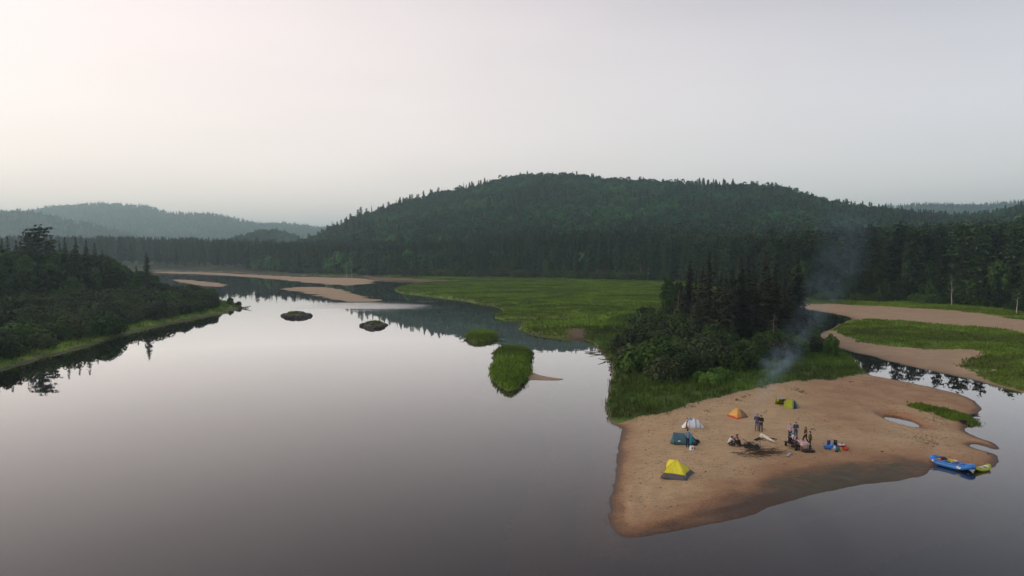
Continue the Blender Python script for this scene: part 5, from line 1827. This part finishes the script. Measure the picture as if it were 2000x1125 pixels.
M['charred'] = mat_plain('charred_wood', (0.045, 0.042, 0.045), 0.9, 0.1, 0.4, 8.0)
M['brush'] = mat_plain('brown_brushwood', (0.10, 0.075, 0.055), 0.9, 0.1, 0.35, 6.0)
fx_, fy_ = P(1467, 872, 0.75)
fz_ = ground(fx_, fy_)
fire = thing('campfire', 'heap of charred branches, the smoking campfire', 'campfire', (fx_, fy_, fz_))
rr = random.Random(5)
for i in range(46):
    a = rr.uniform(0, 6.28); L = rr.uniform(0.5, 1.35)
    c0 = Vector((rr.gauss(0, 0.30), rr.gauss(0, 0.45), 0.06 + abs(rr.gauss(0, 0.16))))
    d = Vector((math.cos(a), math.sin(a), rr.uniform(-0.25, 0.35))) * L * 0.5
    mb = MB(); p0, p1 = c0 - d, c0 + d; p0.z = max(p0.z, 0.02); p1.z = max(p1.z, 0.03)
    stick(mb, p0, p1, rr.uniform(0.018, 0.045), 0.15, 5, i); mb.build('branch', M['charred'], fire)
mb = MB(); mb.ellipsoid((0, 0, 0), (0.75, 0.95, 0.10), 18, 6, 0.25, 2); mb.build('ash_bed', mat_plain('ash', (0.10, 0.095, 0.09), 1.0, 0.05, 0.4, 5.0), fire)
# brush drift in front of it
bx_, by_ = P(1490, 884, 0.75)
brush = thing('brushwood_pile', 'long low drift of bare brown branches in front of the fire', 'branches', (bx_, by_, ground(bx_, by_)))
for i in range(54):
    t_ = rr.gauss(0, 0.42)
    c0 = Vector((t_ * 2.4, rr.gauss(0, 0.55) + 0.25 * t_, 0.07 + abs(rr.gauss(0, 0.09))))
    a = rr.gauss(-0.12, 0.35)
    L = rr.uniform(0.8, 2.6)
    d = Vector((math.cos(a), math.sin(a) * 1.5, rr.uniform(-0.08, 0.12))) * L * 0.5
    mb = MB(); p0, p1 = c0 - d, c0 + d; p0.z = max(p0.z, 0.02); p1.z = max(p1.z, 0.03)
    stick(mb, p0, p1, rr.uniform(0.012, 0.034), 0.14, 5, 100 + i); mb.build('branch', M['brush'], brush)


def px_on(o, px, py):
    g_ = P(px, py, o.location.z)
    return Vector((g_[0] - o.location.x, g_[1] - o.location.y, 0.06))


for a, b, r in [((1445, 879), (1478, 882), 0.05), ((1450, 876), (1500, 884), 0.03), ((1470, 887), (1538, 887), 0.05), ((1478, 884), (1537, 886), 0.04), ((1500, 880), (1530, 872), 0.03), ((1462, 880), (1515, 876), 0.03), ((1475, 889), (1520, 882), 0.035)]:
    mb = MB(); stick(mb, px_on(brush, *a), px_on(brush, *b), r, 0.05, 6, int(a[0])); mb.build('branch', M['brush'], brush)
lgx, lgy = P(1495, 859, 0.75)
lw = thing('driftwood_log', 'bleached white driftwood log behind the fire', 'log', (lgx, lgy, ground(lgx, lgy)))
mb = MB(); mb.tube([px_on(lw, 1487, 853) + Vector((0, 0, .16)), px_on(lw, 1495, 857.5) + Vector((0, 0, .15)), px_on(lw, 1504, 862) + Vector((0, 0, .12)), px_on(lw, 1514, 866) + Vector((0, 0, .08))], [0.15, 0.165, 0.13, 0.06], 10); mb.build('trunk', M['driftwood'], lw)
mb = MB(); mb.tube([px_on(lw, 1493, 857) + Vector((0, -.1, .1)), px_on(lw, 1487, 857) + Vector((0, 0, .12)), px_on(lw, 1485, 855.5) + Vector((0, 0, .16))], [0.07, 0.10, 0.11], 8); mb.build('stump', M['driftwood'], lw)
db2 = thing('branch_heap', 'dark branches lying behind and beside the white log', 'branches', (lgx, lgy, ground(lgx, lgy)))
for k, (a, b, r) in enumerate([((1474, 860), (1492, 853), 0.07), ((1477, 861), (1490, 858), 0.05), ((1502, 857.5), (1517, 859), 0.09), ((1500, 856), (1512, 858.5), 0.06), ((1480, 857), (1497, 862), 0.04), ((1475, 859), (1486, 860.5), 0.05)]):
    mb = MB(); stick(mb, px_on(db2, *a), px_on(db2, *b), r, 0.08, 6, 300 + k); mb.build('branch', M['charred'], db2)
pkx, pky = P(1541, 884, 0.75)
pk_ = thing('plank', 'weathered grey plank at the right end of the brushwood', 'plank', (pkx, pky, ground(pkx, pky)), math.atan2(P(1546, 879, .8)[1] - P(1536, 888, .8)[1], P(1546, 879, .8)[0] - P(1536, 888, .8)[0]))
mb = MB(); mb.box((0, 0, 0.04), (1.5, 0.30, 0.05)); mb.build('board', mat_plain('weathered_board', (0.34, 0.33, 0.32), 0.9, 0.1, 0.15), pk_, False)
mb = MB(); mb.box((0.6, 0, 0.072), (0.09, 0.24, 0.014)); mb.build('batten', M['deadwood'], pk_, False)
# small litter on the sand
for (px_, py_, s_, lab) in [(1492, 843, 0.35, 'dark flip-flop shaped scrap of wood by the two standing people'), (1497, 808, 0.2, 'small dark shoe on the sand, upper of the pair'), (1495, 811, 0.2, 'small dark shoe on the sand, lower of the pair'),
                            (1724, 879, 0.35, 'small dark lump of driftwood alone on the right sand'), (1588, 842, 0.5, 'short dark twig behind the walkers'), (1664, 748, 0.8, 'crooked dark twig near the top of the sand'), (1933, 878, 0.4, 'dark stone in the shallow inlet')]:
    gx, gy = P(px_, py_, 0.6); gz = ground(gx, gy)
    mb = MB(); stick(mb, (-s_ / 2, 0, 0.05), (s_ / 2, 0.05, 0.07), 0.03 + 0.03 * s_, 0.2, 6, int(px_)); mb.build('scrap', M['charred'], tag(thing('scrap_of_wood', lab, 'litter', (gx, gy, max(gz, 0.0)), random.uniform(-0.4, 0.4))))

# sand litter: uncountable twigs and leaf bits
n = 5200
X, Y = RNG.uniform(spit.x0, spit.x0 + spit.nx * spit.cell, n * 3), RNG.uniform(48, 112, n * 3)
Z = spit.h(X, Y)
k = (Z > 0.22) & (spit.mask('grass', X, Y) < 0.2) & (spit.mask('wet', X, Y) < 0.35) & (RNG.random(n * 3) < sstep(0.35, 0.7, fbm(X / 4, Y / 6, 401)))
X, Y, Z = X[k][:n], Y[k][:n], Z[k][:n]
m = len(X)
a = RNG.normal(0, 0.6, m); L = RNG.uniform(0.03, 0.14, m); w = RNG.uniform(0.012, 0.04, m)
dx, dy = np.cos(a), np.sin(a)
V = np.stack([np.stack([X - dx * L, Y - dy * L, Z + 0.012], 1), np.stack([X - dy * w, Y + dx * w, Z + 0.02], 1), np.stack([X + dx * L, Y + dy * L, Z + 0.012], 1), np.stack([X + dy * w, Y - dx * w, Z + 0.02], 1),
              np.stack([X, Y, Z + 0.02 + w], 1)], 1).reshape(-1, 3)
i5 = np.arange(m)[:, None] * 5
tag(link('sand_litter', make_mesh('sand_litter', V, [np.vstack([i5 + np.array([[p, q_, 4]]) for p, q_ in ((0, 1), (1, 2), (2, 3), (3, 0))])]), M['brush']),
    'scattered twigs and leaf litter on the trampled sand', 'litter', kind='stuff')

# ------------------------------------------------------------------ gear by the teal tent
gx, gy = P(1351, 874, 0.75)
bk = thing('bucket_box', 'small white box with a dark round mark by the teal tent', 'box', (gx, gy, ground(gx, gy)), 0.3)
mb = MB(); mb.box((0, 0, 0.17), (0.34, 0.3, 0.36), 0, 0.94); mb.build('box_body', C['white'], bk, False)
mb = MB(); mb.lathe([(0.07, 0), (0.07, 0.012)], 14); r_ = mb.build('mark', C['charcoal'], bk, False); r_.location = (0, -0.145, 0.19); r_.rotation_euler = (math.radians(88), 0, 0)
for (px_, py_, sz, lab) in [(1357, 866, (0.55, 0.4, 0.3), 'black holdall by the mouth of the teal tent, left one'), (1362, 862, (0.45, 0.4, 0.34), 'black holdall by the mouth of the teal tent, right one'), (1355, 873, (0.2, 0.22, 0.16), 'small black pack beside the white box')]:
    gx, gy = P(px_, py_, 0.75)
    o = thing('holdall', lab, 'bag', (gx, gy, ground(gx, gy)), random.uniform(-0.4, 0.4))
    mb = MB(); mb.ellipsoid((0, 0, sz[2] * 0.45), (sz[0] * 0.55, sz[1] * 0.55, sz[2] * 0.55), 14, 8, 0.22, int(px_)); mb.build('bag_body', C['black'], o)
    mb = MB(); mb.tube([(-sz[0] * 0.3, 0, sz[2] * 0.85), (0, 0.03, sz[2] * 1.25), (sz[0] * 0.3, 0, sz[2] * 0.85)], 0.018, 6); mb.build('handle', C['charcoal'], o)

# ------------------------------------------------------------------ barrels, dry bags, cooler
C['barrel'] = mat_plain('blue_barrel_plastic', (0.018, 0.035, 0.16), 0.4, 0.5, 0.1)
C['barrel2'] = mat_plain('dark_barrel_plastic', (0.012, 0.014, 0.045), 0.4, 0.5, 0.1)
C['tarp'] = cloth('bright_blue_tarpaulin', (0.02, 0.15, 0.52), 0.4)
C['tarp2'] = cloth('light_blue_tarpaulin', (0.08, 0.26, 0.62), 0.4)
C['jug'] = mat_plain('milky_plastic', (0.55, 0.56, 0.54), 0.5, 0.4, 0.1)
C['teal_bag'] = cloth('teal_dry_bag', (0.015, 0.13, 0.15), 0.45)
C['cooler'] = mat_plain('red_cooler_plastic', (0.33, 0.02, 0.02), 0.45, 0.4, 0.1)
C['lid'] = mat_plain('white_cooler_lid', (0.72, 0.72, 0.72), 0.45, 0.4, 0.08)
C['yellowp'] = mat_plain('yellow_plastic', (0.65, 0.42, 0.03), 0.5, 0.4, 0.1)


def gear(name, px_, py_, label, cat, rz=0.0):
    gx, gy = P(px_, py_, 0.75)
    gx, gy = P(px_, py_, ground(gx, gy))
    return thing(name, label, cat, (gx, gy, ground(gx, gy) - 0.01), rz, 'camp gear in a row on the sand')


for (px_, lab, mm, lidm) in [(1618.5, 'blue plastic barrel, left of the two behind the dry bags', C['barrel'], C['barrel']), (1631.5, 'dark blue barrel with black lid, right of the two', C['barrel2'], C['black'])]:
    o = gear('barrel', px_, 872, lab, 'barrel')
    mb = MB(); mb.lathe([(0.14, 0), (0.165, 0.02), (0.172, 0.08), (0.165, 0.12), (0.17, 0.32), (0.165, 0.52), (0.15, 0.57)], 22); mb.build('drum', mm, o)
    mb = MB(); mb.lathe([(0.165, 0.565), (0.172, 0.58), (0.172, 0.62), (0.15, 0.635), (0.10, 0.63)], 22); mb.build('lid', lidm, o)
    mb = MB(); mb.lathe([(0.178, 0.555), (0.182, 0.565), (0.178, 0.575)], 22); mb.build('clamp_ring', C['charcoal'], o)


def dry_bag(px_, py_, lab, L, r, mat, rz, cat='dry bag', upright=False):
    o = gear('dry_bag', px_, py_, lab, cat, rz)
    mb = MB()
    pts = [(-L / 2, 0, r * .8), (-L / 2 + 0.04, 0, r), (-L / 4, 0, r * 1.02), (0, 0.02, r), (L / 4, 0, r * 0.96), (L / 2 - 0.05, 0, r * 0.8), (L / 2 + 0.03, 0, r * 0.7)]
    rad = [r * 0.35, r * 0.9, r, r * 1.0, r * 0.95, r * 0.7, r * 0.18]
    if upright:
        pts = [(0, 0, -0.02 + (p[0] + L / 2)) for p in pts]
    mb.tube(pts, rad, 14)
    mb.build('bag_body', mat, o)
    mb = MB(); e = pts[-1]
    mb.tube([(e[0], -r * 0.75, e[2]), (e[0], 0, e[2] + 0.02), (e[0], r * 0.75, e[2])] if not upright else [(-r * 0.8, 0, e[2]), (0, 0, e[2] + 0.02), (r * 0.8, 0, e[2])], 0.03, 8)
    mb.build('roll_top', mat, o)
    return o


dry_bag(1617, 878, 'large bright blue dry bag lying in front of the left barrel', 0.75, 0.20, C['tarp'], math.radians(-20))
dry_bag(1625, 874, 'lighter blue dry bag between the two barrels', 0.50, 0.18, C['tarp2'], math.radians(15))
dry_bag(1636.5, 880, 'teal dry bag standing in front of the right barrel', 0.42, 0.18, C['teal_bag'], 0.0, upright=True)
dry_bag(1652, 879.5, 'bright red dry bag at the right end of the gear', 0.46, 0.16, C['red'], math.radians(170))
dry_bag(1649, 873, 'small dark red bag against the cooler', 0.25, 0.13, C['rust'], 0.4)
o = gear('water_jug', 1630.5, 878.5, 'milky white water jug beside the teal bag', 'jug', 0.2)
mb = MB(); mb.lathe([(0.10, 0), (0.135, 0.02), (0.14, 0.20), (0.11, 0.28), (0.045, 0.33), (0.045, 0.36)], 16); mb.build('jug_body', C['jug'], o)
mb = MB(); mb.lathe([(0.05, 0.36), (0.05, 0.40)], 12); mb.build('cap', C['lid'], o)
mb = MB(); mb.tube([(0.10, 0, 0.27), (0.17, 0, 0.26), (0.17, 0, 0.15), (0.13, 0, 0.12)], 0.016, 6); mb.build('handle', C['jug'], o)
o = gear('water_jug', 1626, 878.5, 'low pale plastic container left of the milky jug', 'jug', -0.3)
mb = MB(); mb.lathe([(0.10, 0), (0.14, 0.02), (0.14, 0.12), (0.10, 0.17), (0.04, 0.19)], 16); mb.build('jug_body', C['jug'], o)
mb = MB(); mb.lathe([(0.045, 0.19), (0.045, 0.22)], 12); mb.build('cap', C['teal_bag'], o)
o = gear('cooler', 1643.5, 875, 'red cooler box with a white lid among the gear', 'cooler', 0.1)
mb = MB(); mb.box((0, 0, 0.15), (0.48, 0.34, 0.30), 0, 1.04); mb.build('cooler_body', C['cooler'], o, False)
mb = MB(); mb.box((0, 0, 0.335), (0.52, 0.38, 0.07), 0, 0.94); mb.build('lid', C['lid'], o, False)
mb = MB(); mb.tube([(-0.26, 0, 0.24), (-0.29, 0, 0.40), (0.29, 0, 0.40), (0.26, 0, 0.24)], 0.014, 6); mb.build('handle', C['lid'], o)
o2 = thing('cooking_pot', 'small grey pot standing on the red cooler', 'pot', (o.location.x, o.location.y, o.location.z + 0.37))
mb = MB(); mb.lathe([(0.09, 0), (0.11, 0.01), (0.115, 0.11)], 16); mb.build('pot_body', C['grey'], o2)
mb = MB(); mb.lathe([(0.118, 0.11), (0.10, 0.13), (0.02, 0.145), (0.02, 0.17)], 16); mb.build('lid', C['teal'], o2)
o = gear('fuel_can', 1642.5, 878.5, 'yellow can in front of the red cooler', 'can')
mb = MB(); mb.box((0, 0, 0.12), (0.20, 0.13, 0.26), 0.2, 0.92); mb.build('can_body', C['yellowp'], o, False)
mb = MB(); mb.lathe([(0.025, 0.25), (0.025, 0.30)], 10, (0.04, 0, 0)); mb.build('cap', C['red'], o)
o = gear('fuel_can', 1625, 868.5, 'small pale yellow can between the barrels', 'can')
mb = MB(); mb.box((0, 0, 0.12), (0.2, 0.14, 0.24), 0, 0.92); mb.build('can_body', C['jug'], o, False)
mb = MB(); mb.lathe([(0.025, 0.24), (0.025, 0.27)], 10); mb.build('cap', C['yellowp'], o)
o = gear('frying_pan', 1634, 882.5, 'black pan on the sand in front of the teal bag', 'pan', -0.5)
mb = MB(); mb.lathe([(0.12, 0), (0.15, 0.01), (0.17, 0.06), (0.165, 0.065), (0.13, 0.02), (0.01, 0.018)], 18); mb.build('pan_body', C['black'], o)
mb = MB(); mb.tube([(0.16, 0, 0.05), (0.40, 0, 0.08)], 0.016, 6); mb.build('handle', C['black'], o)

# ------------------------------------------------------------------ raft and kayak
C['raft'] = mat_plain('raft_blue_rubber', (0.035, 0.20, 0.58), 0.38, 0.45, 0.10, 2.0)
C['raft_floor'] = mat_plain('raft_floor_rubber', (0.02, 0.09, 0.24), 0.5, 0.4, 0.15, 2.0)
ra, rb = P(1832, 903, 0.1), P(1888, 917, 0.1)
rx, ry = (ra[0] + rb[0]) / 2, (ra[1] + rb[1]) / 2
rang = math.atan2(rb[1] - ra[1], rb[0] - ra[0])
raft = thing('raft', 'blue inflatable river raft half pulled up on the sand', 'raft', (rx, ry, 0.03), rang)
RL, RW, RR_ = 1.72, 0.62, 0.215


def raft_loop(n=48):
    pts = []
    for i in range(n):
        a = 2 * math.pi * i / n
        c, s = math.cos(a), math.sin(a)
        x = RL * math.copysign(abs(c) ** 0.55, c); y = RW * math.copysign(abs(s) ** 0.55, s)
        y *= 1 - 0.30 * sstep(0.62, 1.0, abs(x) / RL)
        z = 0.205 + 0.24 * float(sstep(0.45, 1.05, abs(x) / RL))
        pts.append((x, y, z))
    return pts


lp = raft_loop()
mb = MB(); mb.tube(lp, RR_, 14, True); mb.build('outer_tube', C['raft'], raft)
for xx in (-0.63, 0.08, 0.71):
    mb = MB(); mb.tube([(xx, -RW + 0.05, 0.26), (xx, -RW * 0.4, 0.29), (xx, RW * 0.4, 0.29), (xx, RW - 0.05, 0.26)], 0.16, 12); mb.build('thwart', C['raft'], raft)
mb = MB()
fl = [[(-1.3 + 2.6 * i / 8, -0.52 + 1.04 * j / 4, 0.07 + 0.12 * abs(-1 + i / 4) ** 4) for i in range(9)] for j in range(5)]
link('floor', sheet(fl, 0.05), C['raft_floor'], raft)
for i, (u, s_) in enumerate([(-1.22, -1), (0.97, -1), (-1.22, 1), (0.97, 1)]):
    mb = MB(); mb.lathe([(0.10, 0), (0.10, 0.006)], 16); p_ = mb.build('badge', C['lid'], raft, False)
    p_.location = (u, s_ * (RW + RR_ - 0.02 - 0.10 * (abs(u) > 1.1)), 0.30 + 0.04 * (abs(u) > 1.1)); p_.rotation_euler = (math.radians(90 * -s_ + 12 * s_), 0, math.radians(8 if u < 0 else 0)); p_.scale = (1.9, 1.0, 1)
    mb = MB(); mb.lathe([(0.055, 0.006), (0.055, 0.010)], 12); q_ = mb.build('badge_mark', C['orange'], p_, False)
mb = MB(); mb.tube([(x_ * 1.0, y_ * (1 + RR_ * 0.80 / RW), z_ + 0.17 - 0.03 * math.sin(k_ * 1.7) ** 2) for k_, (x_, y_, z_) in enumerate(lp)], 0.013, 5, True); mb.build('grab_line', C['black'], raft)
for k_ in (4, 9, 15, 20, 28, 33, 39, 44):
    x_, y_, z_ = lp[k_]
    mb = MB(); mb.box((x_, y_ * (1 + RR_ * 0.9 / RW), z_ + 0.13), (0.09, 0.05, 0.06)); mb.build('d_ring_patch', C['black'], raft, False)
bpy.context.view_layer.update()
RMW = raft.matrix_world.copy()


def in_raft(u, v, z):
    return RMW @ Vector((u * 0.84, v * 0.84, z * 0.88))


def raft_item(name, label, cat, u, v, z, r, mat, seed, sub=None):
    p_ = in_raft(u, v, z)
    o = thing(name, label, cat, p_, rang, 'gear inside the raft')
    mb = MB(); mb.ellipsoid((0, 0, r[2]), r, 14, 8, 0.2, seed); mb.build('bag_body', mat, o)
    mb = MB(); mb.tube([(-r[0] * 0.55, 0, r[2] * 1.75), (0, 0, r[2] * 2.1), (r[0] * 0.55, 0, r[2] * 1.75)], 0.018, 6); mb.build('strap', sub or C['black'], o)
    return o


raft_item('life_jacket', 'dark red life jacket heaped at the left end of the raft', 'life jacket', -1.30, 0.28, 0.12, (0.24, 0.30, 0.24), cloth('dark_red_foam', (0.16, 0.02, 0.02)), 1)
raft_item('life_jacket', 'red and white life jacket in the left part of the raft', 'life jacket', -1.22, -0.20, 0.12, (0.22, 0.22, 0.20), cloth('salmon_red_foam', (0.42, 0.10, 0.08)), 2, C['white'])
raft_item('dry_bag', 'black bag behind the life jackets in the raft', 'dry bag', -1.08, 0.42, 0.14, (0.34, 0.2, 0.24), C['black'], 3)
raft_item('dry_bag', 'yellow bag on the far tube of the raft', 'dry bag', -0.32, 0.45, 0.20, (0.30, 0.24, 0.22), cloth('yellow_dry_bag', (0.62, 0.42, 0.02)), 4)
raft_item('dry_bag', 'cream sack next to the yellow bag in the raft', 'dry bag', 0.12, 0.45, 0.48, (0.22, 0.16, 0.09), cloth('cream_sack', (0.60, 0.50, 0.40)), 5)
raft_item('dry_bag', 'dark green coil of rope and bag in the raft middle', 'dry bag', -0.36, -0.18, 0.12, (0.24, 0.24, 0.18), cloth('dark_green_bag', (0.03, 0.10, 0.05)), 6, C['green'])
raft_item('dry_bag', 'purple-grey bag before the right thwart of the raft', 'dry bag', 0.46, -0.05, 0.12, (0.20, 0.30, 0.20), cloth('purple_bag', (0.10, 0.09, 0.20)), 7)
# paddle
pd = thing('paddle', 'long paddle laid across the raft bags', 'paddle', in_raft(-0.5, 0.1, 0.56), rang + 0.5)
mb = MB(); mb.tube([(-0.6, 0, 0), (0.55, 0, 0.03)], 0.018, 8); mb.build('shaft', C['black'], pd)
mb = MB(); mb.ellipsoid((-0.78, 0, 0), (0.22, 0.09, 0.015), 14, 6); mb.build('blade', C['yellowp'], pd)

ka, kb = P(1905, 920, 0.05), P(1932, 914.5, 0.05)
kx, ky = (ka[0] + kb[0]) / 2, (ka[1] + kb[1]) / 2
kk_ = thing('kayak', 'small lime green inflatable kayak beside the raft', 'kayak', (kx, ky, 0.0), math.atan2(kb[1] - ka[1], kb[0] - ka[0]))
KL, KW = math.hypot(kb[0] - ka[0], kb[1] - ka[1]) / 2 - 0.05, 0.30
C['kayak'] = mat_plain('lime_kayak_rubber', (0.36, 0.42, 0.035), 0.4, 0.4, 0.1)
kp = []
for i in range(36):
    a = 2 * math.pi * i / 36
    c, s = math.cos(a), math.sin(a)
    kp.append((KL * c, KW * s * (1 - 0.25 * c * c), 0.12 + 0.20 * abs(c) ** 3.5))
mb = MB(); mb.tube(kp, 0.135, 12, True); mb.build('outer_tube', C['kayak'], kk_)
link('floor', sheet([[(-KL + 0.1 + (2 * KL - 0.2) * i / 6, -0.2 + 0.4 * j / 3, 0.06 + 0.10 * abs(-1 + i / 3) ** 3) for i in range(7)] for j in range(4)], 0.05), C['jug'], kk_)
mb = MB(); mb.tube([(-0.1, -0.24, 0.14), (-0.12, 0, 0.30), (-0.1, 0.24, 0.14)], 0.10, 8); mb.build('seat', C['jug'], kk_)
mb = MB(); mb.tube([(KL * 0.55, -0.2, 0.26), (KL * 0.6, 0, 0.32), (KL * 0.55, 0.2, 0.26)], 0.07, 8); mb.build('spray_deck', C['lid'], kk_)

# ------------------------------------------------------------------ driftwood and rocks at the water
def snag(px_, py_, label, L, n_, mat, seed, z=None):
    gx, gy = P(px_, py_, 0.2)
    rr_ = random.Random(seed)
    o = thing('driftwood_snag', label, 'driftwood', (gx, gy, max(ground(gx, gy), -0.05)), rr_.uniform(-0.4, 0.4))
    for i in range(n_):
        mb = MB()
        a_ = rr_.uniform(-0.5, 0.5) + (3.14 if rr_.random() < 0.4 else 0)
        c0 = Vector((rr_.gauss(0, 0.3) * L, rr_.gauss(0, 0.12) * L, 0.1 + abs(rr_.gauss(0, 0.12))))
        stick(mb, c0, c0 + Vector((math.cos(a_) * L * rr_.uniform(0.4, 0.9), math.sin(a_) * L * 0.6, rr_.uniform(-0.1, 0.35) * L * 0.5)), rr_.uniform(0.05, 0.12), 0.2, 6, seed * 50 + i)
        mb.build('branch', mat, o)
    return o


snag(1176, 688, 'tangled grey driftwood snag where the thicket meets the river', 2.6, 16, M['deadwood'], 1)
snag(1190, 702, 'fallen dark branches in the water below the driftwood snag', 2.0, 10, M['bark'], 2)
snag(468, 601, 'dark driftwood heap at the tip of the left bank', 4.0, 14, M['bark'], 3)
snag(913, 663, 'dark logs on the left end of the round islet', 2.2, 9, M['bark'], 4)
snag(968, 661, 'dark logs on the right end of the round islet', 2.0, 9, M['bark'], 5)
snag(1890, 824, 'dark eroded roots at the river edge of the grass strip', 1.6, 14, M['bark'], 6)
snag(1893, 812, 'dark sticks at the far end of the grass strip', 1.2, 8, M['bark'], 7)
snag(1912, 730, 'bleached stick lying on the bar by the channel', 1.6, 2, M['driftwood'], 8)
snag(1290, 636, 'pale fallen trunk at the left foot of the spruce clump', 3.0, 3, M['deadwood'], 9)


def rocks(label, spots, group):
    for i, (px_, py_, r_) in enumerate(spots):
        gx, gy = P(px_, py_, 0.05)
        mb = MB(); mb.ellipsoid((0, 0, r_ * 0.15), (r_, r_ * 0.75, r_ * 0.55), 12, 8, 0.35, int(px_ * 7 + py_))
        tag(mb.build('boulder', M['rock'], None, False, (gx, gy, max(ground(gx, gy), -0.1)), random.uniform(0, 3)), label, 'rock', group)


rocks('dark wet boulder at the edge of the left rocky islet', [(556, 617, 1.3), (563, 619.5, 1.5), (573, 620.5, 1.6), (584, 620.5, 1.6), (594, 619.5, 1.5), (602, 617, 1.3), (590, 618, 1.2)], 'boulders of the left islet')
rocks('dark wet boulder at the edge of the right rocky islet', [(710, 636, 1.1), (718, 639.5, 1.3), (727, 641, 1.4), (737, 640.5, 1.3), (746, 638, 1.2), (752, 635, 1.0), (725, 638, 1.0)], 'boulders of the right islet')

# ------------------------------------------------------------------ smoke
def smoke_mat(i, dens):
    t = NT('campfire_smoke')
    v_ = t.n('ShaderNodeVolumePrincipled')
    v_.inputs['Color'].default_value = (0.50, 0.74, 1.0, 1)
    tc = t.n('ShaderNodeTexCoord')
    ln = t.n('ShaderNodeVectorMath', operation='LENGTH'); t.l(tc.outputs['Object'], ln.inputs[0])
    fall = t.rng(ln.outputs['Value'], 0.15, 1.0, 1.0, 0.0, True)
    nz = t.noise(1.9, 4.0, 0.6, 'Object', 0.6)
    t.l(t.math('MULTIPLY', t.math('MULTIPLY', fall, t.rng(nz, 0.42, 0.68)), dens * 1.35), v_.inputs['Density'])
    v_.inputs['Anisotropy'].default_value = 0.2
    t.l(v_.outputs[0], t.out.inputs['Volume'])
    return t.m


sm = thing('smoke', 'thin blue wood smoke drifting up from the campfire', 'smoke', (fx_, fy_, fz_))
sm['kind'] = 'stuff'
for i, (px_, py_, d_, rx_, ry_, rz_, dens) in enumerate([
        (1466, 855, 73, 0.35, 0.4, 1.0, 0.28), (1472, 825, 73.5, 0.6, 0.7, 1.5, 0.16), (1483, 790, 74.5, 0.9, 1.0, 1.7, 0.12), (1497, 757, 75.5, 1.3, 1.4, 1.8, 0.14),
        (1515, 718, 77, 2.0, 2.0, 1.9, 0.17), (1538, 695, 78.5, 2.4, 2.2, 1.8, 0.12), (1562, 650, 81, 2.6, 2.2, 2.4, 0.05), (1588, 612, 83, 2.6, 2.3, 2.4, 0.06), (1612, 565, 86, 3.2, 2.8, 3.2, 0.045),
        (1640, 510, 90, 3.8, 3.4, 3.6, 0.04), (1650, 450, 94, 4.2, 4, 4.2, 0.03)]):
    x_, y_, z_ = at_depth(px_, py_, d_)
    mb = MB(); mb.ellipsoid((0, 0, 0), (1, 1, 1), 20, 12)
    p_ = mb.build('smoke_puff', smoke_mat(i, dens), sm)
    p_.location = (x_ - fx_, y_ - fy_, z_ - fz_)
    p_.scale = (rx_ * 1.15, ry_ * 1.15, rz_ * 1.15)
    p_.rotation_euler = (0, 0.35, 0.3 * i)

# ------------------------------------------------------------------ air
mbx = MB(); mbx.box((0, 0, 153), (17800, 17800, 314))
hz = mbx.build('haze', None, smooth=False)
t = NT('haze_air')
vol = t.n('ShaderNodeVolumePrincipled')
vol.inputs['Color'].default_value = (0.67, 0.92, 1.0, 1)
vol.inputs['Density'].default_value = 0.00022
vol.inputs['Anisotropy'].default_value = 0.6
t.l(vol.outputs[0], t.out.inputs['Volume'])
hz.data.materials.append(t.m)
tag(hz, 'thin smoky haze hanging in the valley air', 'haze', kind='stuff')
